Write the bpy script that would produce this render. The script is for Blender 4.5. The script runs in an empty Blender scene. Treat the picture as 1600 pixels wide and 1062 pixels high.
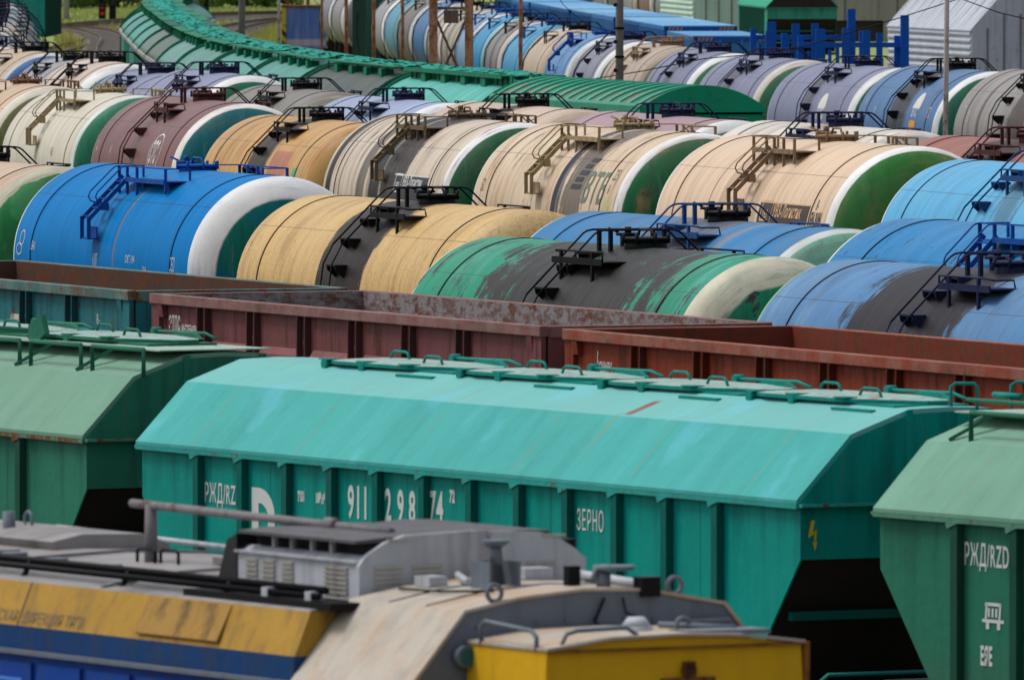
import bpy, bmesh, math, random
from mathutils import Vector, Matrix
random.seed(7)
PI = math.pi; rad = math.radians
sc = bpy.context.scene; COL = sc.collection

# ------------------------------------------------------------------ mesh builder
class M:
    def __init__(s): s.v=[]; s.f=[]; s.sm=[]
    def add(s, vs, fs, smooth=False):
        o=len(s.v); s.v+= [tuple(v) for v in vs]; s.f+= [tuple(i+o for i in f) for f in fs]; s.sm+= [smooth]*len(fs); return s
    def box(s, x0,x1,y0,y1,z0,z1):
        return s.add([(x0,y0,z0),(x1,y0,z0),(x1,y1,z0),(x0,y1,z0),(x0,y0,z1),(x1,y0,z1),(x1,y1,z1),(x0,y1,z1)],
              [(0,3,2,1),(4,5,6,7),(0,1,5,4),(1,2,6,5),(2,3,7,6),(3,0,4,7)])
    def bar(s, a, b, w, h, up=(0,0,1)):
        a=Vector(a); b=Vector(b); d=(b-a).normalized(); u=Vector(up); r=d.cross(u)
        if r.length<1e-4: r=d.cross(Vector((1,0,0)))
        r.normalize(); u=r.cross(d); r*=w/2; u*=h/2
        return s.add([a-r-u,a+r-u,a+r+u,a-r+u,b-r-u,b+r-u,b+r+u,b-r+u],[(0,1,2,3),(4,7,6,5),(0,4,5,1),(1,5,6,2),(2,6,7,3),(3,7,4,0)])
    def tube(s, pts, r, n=6, closed=False):
        P=[Vector(p) for p in pts]; k=len(P); o=[]; 
        prev=None
        for i,p in enumerate(P):
            if closed: d=(P[(i+1)%k]-P[i-1])
            else: d=(P[min(i+1,k-1)]-P[max(i-1,0)])
            d.normalize()
            a=Vector((0,0,1)) if abs(d.z)<.9 else Vector((1,0,0))
            if prev is not None: a=prev
            u=(a-d*a.dot(d)); 
            if u.length<1e-3: u=d.orthogonal()
            u.normalize(); prev=u; w=d.cross(u)
            for j in range(n):
                t=2*PI*j/n; o.append(p+(u*math.cos(t)+w*math.sin(t))*(r[i] if isinstance(r,(list,tuple)) else r))
        fs=[]
        for i in range(k if closed else k-1):
            for j in range(n):
                a=i*n+j; b=i*n+(j+1)%n; c=((i+1)%k)*n+(j+1)%n; d=((i+1)%k)*n+j; fs.append((a,b,c,d))
        s.add(o,fs,True)
        if not closed: s.f+= [tuple(len(s.v)-len(o)+j for j in range(n)), tuple(len(s.v)-n+j for j in range(n))]; s.sm+=[False,False]
        return s
    def cyl(s, a, b, r0, r1=None, n=16):
        if r1 is None: r1=r0
        return s.tube([a,b],[r0,r1],n)
    def revx(s, prof, n=48, cap=True):
        vs=[]; 
        for x,r in prof:
            for j in range(n):
                t=2*PI*j/n; vs.append((x,r*math.sin(t),r*math.cos(t)))
        fs=[(i*n+j,i*n+(j+1)%n,(i+1)*n+(j+1)%n,(i+1)*n+j) for i in range(len(prof)-1) for j in range(n)]
        return s.add(vs,fs,True)
    def prx(s, prof, x0, x1, smooth=False, caps=True):
        n=len(prof); vs=[(x0,y,z) for y,z in prof]+[(x1,y,z) for y,z in prof]
        s.add(vs,[(j,(j+1)%n,(j+1)%n+n,j+n) for j in range(n)],smooth)
        if caps: s.add(vs,[tuple(range(n)),tuple(range(2*n-1,n-1,-1))])
        return s
    def pry(s, prof, y0, y1):
        n=len(prof); vs=[(x,y0,z) for x,z in prof]+[(x,y1,z) for x,z in prof]
        return s.add(vs,[(j,(j+1)%n,(j+1)%n+n,j+n) for j in range(n)]+[tuple(range(n)),tuple(range(2*n-1,n-1,-1))])
    def mesh(s, name):
        me=bpy.data.meshes.new(name); me.from_pydata(s.v,[],s.f); me.update()
        bm=bmesh.new(); bm.from_mesh(me); bmesh.ops.recalc_face_normals(bm,faces=bm.faces); bm.to_mesh(me); bm.free()
        for p,q in zip(me.polygons,s.sm): p.use_smooth=q
        me.materials.append(None)
        return me

GAP={'conduit':.02,'bolt_row':.05,'roof_cover':.1,'roof_joint_strip':.1,'end_arch':1.,'pole_band':.15,'roof_horn':.12,'louvre':.04,'end_wall':1.,'floodlight':.1,'end_railing':2.,'lifting_handle':.2,'roof_fitting':.05,'roof_hatch':.4,'eave_rail':.6,'lid_post':.1,'hazard_stripes':.3,'doors':2.,'shaft_lid':.3,'cable':.08,'grab_rail':.1,'end_post':2.,'eave_strip':1.,'eave_beam':1.,'roof_walkway':1.,'walkway':.5,'column':1.,'lattice':3.,'bogie':9.,'hatch_handle':.08,'side_panels':.6,'roof_rail':.5,'platform_railing':.8,'nose_bracket':.5,'stake':.2,'branches':9,'pressed_panel':.15,'side_wall':.9,'side_ledge':.5}
def islands(b,gap):
    # group the pieces of a builder by how close their bounding boxes are
    par=list(range(len(b.v)))
    def fd(i):
        while par[i]!=i: par[i]=par[par[i]]; i=par[i]
        return i
    for f in b.f:
        r=fd(f[0])
        for q in f[1:]: par[fd(q)]=r
    comp={}
    for k,f in enumerate(b.f): comp.setdefault(fd(f[0]),[]).append(k)
    items=[]
    for ks in comp.values():
        vs=[b.v[i] for k in ks for i in b.f[k]]
        items.append([ks,[min(v[i] for v in vs)-gap/2 for i in range(3)],[max(v[i] for v in vs)+gap/2 for i in range(3)]])
    ch=True
    while ch and len(items)>1:
        ch=False
        for i in range(len(items)):
            for j in range(i+1,len(items)):
                A,B=items[i],items[j]
                if all(A[1][q]<=B[2][q] and B[1][q]<=A[2][q] for q in range(3)):
                    items[i]=[A[0]+B[0],[min(A[1][q],B[1][q]) for q in range(3)],[max(A[2][q],B[2][q]) for q in range(3)]]; items.pop(j); ch=True; break
            if ch: break
    out=[]
    for ks,_,_ in items:
        m=M(); mp={}
        for k in ks:
            f=[]
            for i in b.f[k]:
                if i not in mp: mp[i]=len(m.v); m.v.append(b.v[i])
                f.append(mp[i])
            m.f.append(tuple(f)); m.sm.append(b.sm[k])
        out.append(m)
    return out
def ob(name, me, mat, parent=None, loc=(0,0,0), scale=(1,1,1), rot=(0,0,0)):
    if isinstance(me,M) and name in GAP and len(me.f)<9000:
        ps=islands(me,GAP[name])
        if 1<len(ps)<=100:
            r=[ob1(name,q,mat,parent,loc,scale,rot) for q in ps]; return r[0]
    return ob1(name,me,mat,parent,loc,scale,rot)
def ob1(name, me, mat, parent=None, loc=(0,0,0), scale=(1,1,1), rot=(0,0,0)):
    if isinstance(me,M): me=me.mesh(name)
    o=bpy.data.objects.new(name,me); COL.objects.link(o)
    if parent is not None: o.parent=parent
    o.location=loc; o.scale=scale; o.rotation_euler=rot
    if mat is not None:
        o.material_slots[0].link='OBJECT'; o.material_slots[0].material=mat
    return o
def tag(o,label,cat,group=None,kind=None):
    if label: o['label']=label
    if cat: o['category']=cat
    if group: o['group']=group
    if kind: o['kind']=kind
    return o
def thing(name,label,cat,x,y,yaw=None,group=None,z=0):
    o=bpy.data.objects.new(name,None); COL.objects.link(o); o.location=(x,y,z)
    o.empty_display_size=.3
    if yaw is not None: o.rotation_euler=(0,0,rad(yaw-90))
    return tag(o,label,cat,group)
def struct(name,me,mat,**k):
    o=ob(name,me,mat,**k); o['kind']='structure'; return o

# ------------------------------------------------------------------ shader helper
class S:
    def __init__(s,name):
        s.m=bpy.data.materials.new(name); s.m.use_nodes=True; s.t=s.m.node_tree; s.N=s.t.nodes
        s.b=s.N['Principled BSDF']; s.b.inputs['Roughness'].default_value=.5; s.b.inputs['Specular IOR Level'].default_value=.07
        tc=s.N.new('ShaderNodeTexCoord'); s.co=tc.outputs['Object']
        sp=s.N.new('ShaderNodeSeparateXYZ'); s.t.links.new(s.co,sp.inputs[0]); s.x,s.y,s.z=sp.outputs
    def set(s,i,v):
        if hasattr(v,'default_value') or hasattr(v,'is_output'): s.t.links.new(v,i)
        else:
            if isinstance(v,(tuple,list)) and len(v)==3 and len(i.default_value)==4: v=(*v,1)
            i.default_value=v
    def ma(s,op,a,b=0.,c=0.,clamp=False):
        n=s.N.new('ShaderNodeMath'); n.operation=op; n.use_clamp=clamp
        s.set(n.inputs[0],a); s.set(n.inputs[1],b); s.set(n.inputs[2],c); return n.outputs[0]
    def mul(s,a,b): return s.ma('MULTIPLY',a,b)
    def add(s,a,b): return s.ma('ADD',a,b)
    def sub(s,a,b): return s.ma('SUBTRACT',a,b)
    def sm(s,x,a,b):
        n=s.N.new('ShaderNodeMapRange'); n.interpolation_type='SMOOTHSTEP'
        if a>b: 
            s.set(n.inputs[0],x); n.inputs[1].default_value=b; n.inputs[2].default_value=a; n.inputs[3].default_value=1; n.inputs[4].default_value=0
        else:
            s.set(n.inputs[0],x); n.inputs[1].default_value=a; n.inputs[2].default_value=b
        return n.outputs[0]
    def mix(s,f,a,b):
        n=s.N.new('ShaderNodeMix'); n.data_type='RGBA'; s.set(n.inputs[0],f); s.set(n.inputs[6],a); s.set(n.inputs[7],b); return n.outputs[2]
    def noise(s,v,sc_=1.,det=4.,ro=.6,dist=0.):
        n=s.N.new('ShaderNodeTexNoise'); s.set(n.inputs['Vector'],v); n.inputs['Scale'].default_value=sc_
        n.inputs['Detail'].default_value=det; n.inputs['Roughness'].default_value=ro; n.inputs['Distortion'].default_value=dist; return n.outputs[0]
    def comb(s,x,y,z):
        n=s.N.new('ShaderNodeCombineXYZ'); s.set(n.inputs[0],x); s.set(n.inputs[1],y); s.set(n.inputs[2],z); return n.outputs[0]
    def line(s,x,c,w,soft=None):   # 1 within w of c
        d=s.ma('ABSOLUTE',s.sub(x,c)); soft=soft or w*.6
        return s.sm(d,w+soft,w)
    def out(s,col,rough=None,bump=None,bd=.01):
        s.set(s.b.inputs['Base Color'],col)
        if rough is not None: s.set(s.b.inputs['Roughness'],rough)
        if bump is not None:
            n=s.N.new('ShaderNodeBump'); n.inputs['Strength'].default_value=.6; n.inputs['Distance'].default_value=bd
            s.set(n.inputs['Height'],bump); s.t.links.new(n.outputs[0],s.b.inputs['Normal'])
        return s.m

_pc={}
def paint(name,col,dirt=.35,rust=.0,rustcol=(.16,.06,.025),dirtcol=(.06,.05,.04),rough=.5,streak='z',dust=0.,dustcol=(.35,.33,.29),sp=1.,seed=0.,seams=None,extra=None):
    key=(name,col,dirt,rust,streak,dust,seed)
    if key in _pc: return _pc[key]
    s=S(name)
    co=s.comb(s.add(s.x,seed*3.7),s.add(s.y,seed*1.3),s.z)
    if streak=='z': v=s.comb(s.mul(s.add(s.x,seed*3.1),5*sp),s.mul(s.y,5*sp),s.mul(s.z,.45*sp))
    elif streak=='y': v=s.comb(s.mul(s.add(s.x,seed),5*sp),s.mul(s.y,.5*sp),s.mul(s.z,.5*sp))
    else: v=s.comb(s.mul(s.x,.5*sp),s.mul(s.y,5*sp),s.mul(s.z,5*sp))
    st=s.noise(v,1.,5,.62); mo=s.noise(co,.9*sp,5,.62); fi=s.noise(co,9.*sp,4,.65)
    c=s.mix(s.mul(s.sm(mo,.3,.75),.35),tuple(k*1.12 for k in col),tuple(k*.72+.012 for k in col))
    c=s.mix(s.mul(s.sm(st,.46,.72),dirt),c,dirtcol)
    c=s.mix(s.mul(s.sm(fi,.5,.8),dirt*.5),c,tuple(k*.5 for k in col))
    if dust: c=s.mix(s.mul(s.sm(s.noise(co,1.6*sp,5,.6),.35,.7),dust),c,dustcol)
    if rust:
        rn=s.add(s.mul(s.noise(co,2.6*sp,8,.7),.65),s.mul(st,.35))
        c=s.mix(s.sm(rn,.62-rust*.28,.68-rust*.22),c,s.mix(fi,rustcol,tuple(k*.45 for k in rustcol)))
    if seams:
        for ax,period,off,w,dc,amt in seams:
            q=s.ma('PINGPONG',s.add({'x':s.x,'y':s.y,'z':s.z}[ax],off),period/2)
            c=s.mix(s.mul(s.sm(q,w*1.6,w),amt),c,dc)
    if extra: c=extra(s,c,st,mo,fi)
    m=s.out(c,s.ma('ADD',s.mul(fi,.25),rough-.12),s.add(s.add(s.mul(fi,.2),s.mul(mo,1.3)),s.mul(s.noise(co,.45,2,.5),1.6)),.03)
    _pc[key]=m; return m
def plain(name,col,rough=.5,metal=0.):
    s=S(name); s.b.inputs['Metallic'].default_value=metal
    n=s.noise(s.co,6.,4,.6); return s.out(s.mix(n,tuple(k*.75 for k in col),tuple(k*1.2 for k in col)),rough)

LC=9.589; HD=.62; STR=LC/2-.937
def tank_mat(name,base,dome=None,band=(.78,.78,.76),phi=.33,spills=(),lines=(),patches=(),dirt=.35,dcol=(.07,.05,.04),rough=.42,seed=0.,crinkle=0.,chips=.25,wear=0.,fade=.38,stain=None,bandwob=.0,domemot=None,topdust=.1,spec=.12,blotch=.5):
    s=S(name)
    x,y,z=s.x,s.y,s.z
    A=s.ma('ARCTAN2',y,z)
    xs=s.add(x,seed*13.7)
    s1=s.noise(s.comb(s.mul(xs,4.5),s.mul(A,.8),seed),1.,6,.66)
    s2=s.noise(s.comb(s.mul(xs,17.),s.mul(A,1.3),seed+4),1.,5,.7)
    s3=s.noise(s.comb(s.mul(xs,1.2),s.mul(A,.5),seed+9),1.,3,.5)
    s4=s.noise(s.comb(s.mul(xs,42.),s.mul(A,2.6),seed+2),1.,5,.75)
    s.b.inputs['Specular IOR Level'].default_value=spec
    oc=s.comb(xs,y,z)
    mo=s.noise(oc,.55,5,.6); fi=s.noise(oc,7.,6,.7)
    c=s.mix(s.mul(s.sm(mo,.32,.72),fade),tuple(min(1,k*1.06) for k in base),tuple(k*.62+.004 for k in base))
    e=s.sub(s.ma('ABSOLUTE',x),LC/2)
    bandwob=bandwob or .02+.03*((seed*7.3)%1.)
    if bandwob: e=s.add(e,s.mul(s.sub(s.noise(oc,1.3,4,.6),.5),bandwob))
    e=s.add(e,s.mul(s.sub(fi,.5),.012))
    if dome:
        wl=HD*math.sin(phi)
        if band:
            bc=s.mix(s.mul(s.sm(s.noise(oc,2.5,6,.7),.4,.7),.18+wear*.5),band,tuple(k*.55 for k in band))
            c=s.mix(s.sm(e,-.012,.006),c,bc)
        dc=s.mix(s.mul(s.sm(mo,.35,.65),.25),dome,tuple(k*.7 for k in dome))
        dr=s.noise(s.comb(s.mul(xs,2.),s.mul(y,7.),s.mul(z,.8)),1.,6,.7)
        dc=s.mix(s.mul(s.sm(dr,.5,.72),.55),dc,tuple(k*.35+.01 for k in dome)); dc=s.mix(s.mul(s.sm(dr,.45,.3),.18),dc,(.4,.42,.38))
        if domemot: dc=s.mix(s.sm(s.noise(oc,1.1,7,.65),.47,.56),dc,domemot)
        c=s.mix(s.sm(e,wl-.008,wl+.012),c,dc)
    elif band:
        c=s.mix(s.mul(s.line(e,.01,.018),s.sm(x,0,-.1)),c,band)
    # circumferential streak dirt
    side=s.sm(s.ma('ABSOLUTE',A),.15,.9)
    c=s.mix(s.mul(s.mul(s.sm(s1,.44,.66),s.sm(s2,.35,.6)),min(1,dirt*1.25)),c,dcol)
    c=s.mix(s.mul(s.mul(s.sm(s4,.52,.70),s.sm(s1,.38,.6)),dirt*.9),c,tuple(k*.35 for k in base))
    if topdust: c=s.mix(s.mul(s.mul(s.sm(z,.2,1.5),s.sm(s3,.35,.65)),topdust),c,(.42,.41,.40))
    c=s.mix(s.mul(s.sm(s3,.5,.75),dirt*.35),c,tuple(k*.5 for k in base))
    if stain: c=s.mix(s.mul(s.mul(s.sm(s1,.44,.66),s.sm(mo,.4,.62)),stain[3]),c,stain[:3])
    if crinkle:
        cr=s.noise(s.comb(s.mul(xs,24.),s.mul(A,16.),seed),1.,4,.65,.6)
        cr=s.add(s.mul(cr,.6),s.mul(s.noise(oc,34.,2,.6),.4))
        c=s.mix(s.mul(s.sm(cr,.50,.62),.42),c,tuple(k*.42 for k in base))
        c=s.mix(s.mul(s.sm(cr,.44,.36),.25),c,tuple(min(.9,k*1.4) for k in base))
    for (x0,x1,e0,e1,pc,am) in patches:
        el=s.sub(90.,s.mul(s.ma('ABSOLUTE',A),57.29578))
        m=s.mul(s.mul(s.sm(x,x0-.02,x0+.02),s.sm(x,x1+.02,x1-.02)),s.mul(s.sm(el,e0-.8,e0+.8),s.sm(el,e1+.8,e1-.8)))
        m=s.mul(m,s.sm(y,.05,-.05)); c=s.mix(s.mul(m,am),c,pc)
    for (lx,lw,lc,am) in lines:
        d=s.line(s.add(x,s.mul(s.sub(s1,.5),.10)),lx,lw,lw*.5); c=s.mix(s.mul(s.mul(d,am),s.sm(s2,.2,.42)),c,lc)
    for (xl,xr,soft,am,pc,k) in spills:
        m=s.mul(s.sm(x,xl-soft,xl+soft),s.sm(x,xr+soft,xr-soft))
        m=s.add(m,s.mul(s.sub(s.sm(s.add(s.add(s.mul(s1,.38),s.mul(s2,.37)),s.mul(s4,.25)),.33,.67),.5),k*1.0))
        m=s.add(s.mul(m,1.25),s.mul(s.sub(s.sm(s.noise(oc,1.3,6,.65),.35,.65),.5),blotch))
        m=s.sm(m,.45,.66)
        sc_=s.mix(s.sm(s2,.35,.7),tuple(q*.55 for q in pc),tuple(q*1.5 for q in pc))
        c=s.mix(s.mul(m,am),c,sc_)
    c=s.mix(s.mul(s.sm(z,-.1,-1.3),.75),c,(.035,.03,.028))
    # plate seams
    for q in (-2.3,-.55,1.55): c=s.mix(s.mul(s.line(x,q,.006),.28),c,(.03,.025,.02))
    c=s.mix(s.mul(s.mul(s.line(s.ma('ABSOLUTE',A),.82,.0035),s.sm(s.ma('ABSOLUTE',x),LC/2,LC/2-.05)),.55),c,(.03,.025,.02))
    if chips: c=s.mix(s.mul(s.sm(s.noise(s.comb(s.mul(xs,1.),s.mul(A,.8),seed),6.,8,.8),.66-.12*min(1,chips),.70-.12*min(1,chips)),min(1,chips*2)),c,(.03,.025,.03))
    if crinkle:
        bm_=s.add(mo,s.mul(cr,1.2))
    else: bm_=s.add(mo,s.mul(s2,.12))
    return s.out(c,s.add(rough-.1,s.mul(s1,.25)),bm_,.02)

# ------------------------------------------------------------------ shared small materials
BLK=plain('black_paint',(.012,.012,.014),.45)
DARK=plain('underframe_black',(.03,.026,.022),.75)
STEEL=plain('wheel_steel',(.10,.07,.055),.5,.4)
WHITE=plain('stencil_white',(.60,.60,.58),.7)

# ------------------------------------------------------------------ running gear
def bogie_mesh():
    b=M()
    for s_ in (-1,1):
        b.pry([(-1.2,.42),(-1.2,.62),(-.55,.85),(.55,.85),(1.2,.62),(1.2,.42),(.9,.42),(.45,.3),(-.45,.3),(-.9,.42)],s_*1.0-.06,s_*1.0+.06)
    b.box(-.2,.2,-1.15,1.15,.5,.82)
    for q in (-.12,.12):
        for s_ in (-1,1): b.cyl((q,s_*1.0,.35),(q,s_*1.0,.6),.06,n=8)
    return b.mesh('bogie')
def wheel_mesh():
    b=M(); b.cyl((0,-.95,.475),(0,.95,.475),.07,n=8)
    for s_ in (-1,1):
        b.cyl((0,s_*.70,.475),(0,s_*.83,.475),.475,n=24); b.cyl((0,s_*.68,.475),(0,s_*.70,.475),.505,n=24)
    return b.mesh('wheelset')
BOG=bogie_mesh(); WHL=wheel_mesh()
def gear(t,xb,detail=True):
    for s_ in (-1,1):
        g=ob('bogie',BOG,DARK,t,(s_*xb,0,0))
        if detail:
            for q in (-.925,.925): ob('wheelset',WHL,STEEL,g,(q,0,0))
def coupler_mesh(L,x0):
    b=M()
    for s_ in (-1,1):
        b.box(min(s_*x0,s_*(L/2-.18)),max(s_*x0,s_*(L/2-.18)),-.09,.09,.97,1.15); b.box(min(s_*(L/2-.2),s_*(L/2-.01)),max(s_*(L/2-.2),s_*(L/2-.01)),-.16,.16,.9,1.22)
    return b.mesh('coupler')

# ------------------------------------------------------------------ tank car parts (axis at origin, R=1.5)
def shell_mesh(n=96):
    pr=[(-LC/2-HD,.0)]
    for i in range(14): 
        f=PI/2*(1-(i+1)/14.); pr.append((-LC/2-HD*math.sin(f),1.5*math.cos(f)))
    for k in range(1,8): pr.append((-LC/2+LC*k/8,1.5))
    for i in range(14):
        f=PI/2*i/14.; pr.append((LC/2+HD*math.sin(f),1.5*math.cos(f)))
    pr.append((LC/2+HD,.0))
    return M().revx(pr,n).mesh('shell')
SHELL=shell_mesh(); SHELLF=shell_mesh(48)
def strap_mesh(): 
    return M().revx([(-.015,1.49),(-.015,1.512),(.015,1.512),(.015,1.49)],96).mesh('strap')
STRAP=strap_mesh()
def under_mesh():
    b=M(); b.box(-5.55,5.55,-.2,.2,-1.72,-1.48)
    for s_ in (-1,1):
        b.box(s_*5.75-.1,s_*5.75+.1,-1.45,1.45,-1.78,-1.48)
        b.box(min(s_*5.7,s_*4.2),max(s_*5.7,s_*4.2),-1.4,-1.3,-1.75,-1.6); b.box(min(s_*5.7,s_*4.2),max(s_*5.7,s_*4.2),1.3,1.4,-1.75,-1.6)
        prof=[(-1.2,-1.48),(1.2,-1.48)]+[(1.5*math.sin(a)*1.0,-1.5*math.cos(a)) for a in [rad(q) for q in range(50,-51,-10)]]
        b.prx(prof,s_*3.86-.16,s_*3.86+.16)
    b.cyl((1.2,.5,-1.72),(2.6,.5,-1.72),.18,n=12)
    return b.mesh('underframe')
UND=under_mesh(); COUP=coupler_mesh(12.0,5.85)
def ladder_rungs(x0=0.,side=1):
    out={}
    for sy in (-1,1):
        b=M()
        for q in (-.2,.2):
            pts=[(x0+q,sy*1.62,-1.15),(x0+q,sy*1.70,-.35),(x0+q,sy*1.72,.1),(x0+q,sy*1.66,.55),(x0+q,sy*1.50,.85)]
            b.tube(pts,.014)
        out['ladder_rail' if sy<0 else 'ladder_rail_far']=b.mesh('ladder_rail')
    b=M()
    for q in (-.2,.2):
        pts=[(x0+q,-1.50,.85),(x0+q,-.66,1.68),(x0+q,-.60,1.715),(x0+q,-.52,1.73),(x0+q,.5,1.73),(x0+q,.58,1.715),(x0+q,.64,1.68),(x0+q,1.5,.85)]
        b.tube(pts,.015)
    for q in (-.2,.2):
        for yy in (-.42,0.38): b.box(x0+q-.03,x0+q+.03,yy-.025,yy+.025,1.40,1.72)
    out['handrail']=b.mesh('handrail')
    for sy in (-1,1):
        b=M()
        for a in (4,20,38,55,69):
            ca,sa=math.cos(rad(a)),math.sin(rad(a)); r0,r1=1.5,1.68
            yb,zb=ca*r0,sa*r0; 
            b.box(x0-.2,x0+.2,min(sy*yb,sy*(yb+.2)),max(sy*yb,sy*(yb+.2)),zb-.0,zb+.025)
            for q in (-.2,.17):
                b.prx([(sy*yb,zb),(sy*(yb+.2),zb),(sy*(yb+.19),zb-.06),(sy*(ca*1.5+.03),zb-.2)],x0+q,x0+q+.03)
        out['step' if sy<0 else 'step_far']=b.mesh('step')
    xa,xb=(x0+.3,x0+1.85) if side>0 else (x0-.35,x0+1.4)
    for sy in (-1,1):
        b=M(); y0,y1=sorted((sy*1.05,sy*.68))
        b.box(xa,xb,y0,y1,1.31,1.335); b.box(xa,xb,sy*1.055-.012,sy*1.055+.012,1.28,1.37)
        for xx in (xa+.3,xb-.35): b.box(xx-.025,xx+.025,sy*1.05-.02,sy*1.05+.02,1.05,1.46)
        e=xb if side>0 else xa; o_=xa if side>0 else xb; dd=-.12*side
        b.tube([(o_,sy*1.05,1.34),(o_,sy*1.05,1.46),(e+dd,sy*1.05,1.46),(e,sy*1.0,1.44),(e,sy*.72,1.44),(e,sy*.70,1.34)],.014)
        out['platform' if sy<0 else 'platform_far']=b.mesh('platform')
    return out
def ladder_stair(x0=.0,la=.95,lb=1.35):
    out={}
    for sy in (-1,1):
        b=M()
        for q in (-.19,.19):
            b.bar((x0+q,sy*1.63,.40),(x0+q,sy*1.63,.76),.024,.06,(0,sy,0))
            b.bar((x0+q,sy*1.63,.72),(x0+q,sy*.95,1.40),.024,.065,(0,sy,.4))
        for k in range(5):
            f=(k+.35)/5; b.box(x0-.19,x0+.19,sy*(1.63-.68*f)-.03,sy*(1.63-.68*f)+.03,.72+.68*f-.01,.72+.68*f+.01)
        b.box(x0-.21,x0+.21,min(sy*1.64,sy*1.48),max(sy*1.64,sy*1.48),.40,.425)
        b.box(x0-.21,x0+.21,sy*1.50-.012,sy*1.50+.012,.40,.6)
        for q in (-.19,.19): b.box(x0+q-.05,x0+q+.05,sy*1.36-.05,sy*1.36+.05,.86,.98)
        out['ladder' if sy<0 else 'ladder_far']=b.mesh('ladder')
        b=M(); ra,rb=x0-la,x0+lb; yy=1.0
        for q in (-.2,.2):
            b.tube([(x0+q,sy*1.40,.98),(x0+q,sy*1.48,1.00),(x0+q,sy*1.52,1.07),(x0+q,sy*1.49,1.15),(x0+q,sy*1.12,1.51),(x0+q,sy*1.07,1.545),(x0+q,sy*yy,1.555)],.012)
        b.box(ra,rb,sy*yy-.010,sy*yy+.010,1.545,1.565)
        for xx,zl in ((ra,1.16),(x0-.22,1.12),(x0+.22,1.12),(rb,1.16),(x0+.75,1.08)): b.box(xx-.021,xx+.021,sy*yy-.02,sy*yy+.02,zl,1.56)
        for xx in (ra,rb): b.box(xx-.012,xx+.012,min(sy*yy,sy*.6),max(sy*yy,sy*.6),1.545,1.563); b.box(xx-.016,xx+.016,sy*.6-.016,sy*.6+.016,1.36,1.563)
        out['handrail' if sy<0 else 'handrail_far']=b.mesh('handrail')
        b=M(); y0,y1=sorted((sy*1.02,sy*.58))
        if la>.3: b.box(ra,x0-.21,y0,y1,1.34,1.36); b.box(ra,x0-.21,sy*1.02-.012,sy*1.02+.012,1.31,1.385)
        b.box(x0+.21,rb,y0,y1,1.34,1.36); b.box(x0+.21,rb,sy*1.02-.012,sy*1.02+.012,1.31,1.385)
        b.box(x0-.21,x0+.21,y0,y1,1.33,1.35)
        for xx in (x0+.6,rb-.3): b.box(xx-.08,xx+.08,sy*.8-.07,sy*.8+.07,1.22,1.34)
        out['platform' if sy<0 else 'platform_far']=b.mesh('platform')
    return out
def hatch_meshes():
    b=M(); b.cyl((0,0,1.42),(0,0,1.62),.3,n=24); b.cyl((0,0,1.62),(0,0,1.66),.34,n=24)
    for k in range(8): a=k*PI/4; b.cyl((math.cos(a)*.33,math.sin(a)*.33,1.58),(math.cos(a)*.33,math.sin(a)*.33,1.71),.025,n=6)
    b.tube([(-.3,.0,1.66),(-.2,0,1.76),(.2,0,1.76),(.3,0,1.66)],.018)
    h=b.mesh('hatch'); b=M()
    b.cyl((0,0,1.46),(0,0,1.66),.11,n=12); b.cyl((0,0,1.66),(0,0,1.70),.17,n=12); b.cyl((0,0,1.70),(0,0,1.78),.05,n=8)
    b.box(.2,.5,-.14,.14,1.48,1.63); b.tube([(-.1,-.1,1.7),(-.2,-.2,1.76),(-.32,-.15,1.74)],.015)
    return h,b.mesh('valve')
HATCH,VALVE=hatch_meshes()
RUN0=ladder_rungs(0.); RUNL=ladder_rungs(0.,-1); STA0=ladder_stair(.15); STAB=ladder_stair(-.3,.22,2.3); STAC=ladder_stair(-.05,.22,2.2)
FARK={}
def merged_access(parts,name):
    m=M()
    for me in parts:
        m.add([v.co[:] for v in me.vertices],[tuple(p.vertices) for p in me.polygons])
    return m.mesh(name)

def text_mesh(txt,size=1.,xs=1.,thick=0.,bold=0.,spc=1.12):
    cu=bpy.data.curves.new('t','FONT'); cu.body=txt; cu.size=size; cu.offset=bold; cu.resolution_u=3; cu.space_character=spc
    o=bpy.data.objects.new('t',cu); me=bpy.data.meshes.new_from_object(o)
    bpy.data.objects.remove(o); bpy.data.curves.remove(cu)
    for v in me.vertices: v.co.x*=xs
    return me
def bend(me,x0,e0,R=1.5,off=.007,sub=.08,shear=0.):
    bm=bmesh.new(); bm.from_mesh(me)
    ys=[v.co.y for v in bm.verts]
    if ys:
        y=min(ys)+sub
        while y<max(ys):
            bmesh.ops.bisect_plane(bm,geom=bm.verts[:]+bm.edges[:]+bm.faces[:],plane_co=(0,y,0),plane_no=(0,1,0)); y+=sub
    for v in bm.verts:
        e=rad(e0)+v.co.y/R; x=x0+v.co.x+shear*v.co.y
        v.co=(x,-(R+off)*math.cos(e),(R+off)*math.sin(e))
    bm.to_mesh(me); bm.free(); me.materials.clear(); me.materials.append(None); return me
def shape_mesh(polys):
    m=M()
    for p in polys: m.add([(a,b,0) for a,b in p],[tuple(range(len(p)))])
    me=m.mesh('emblem'); return me

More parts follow.
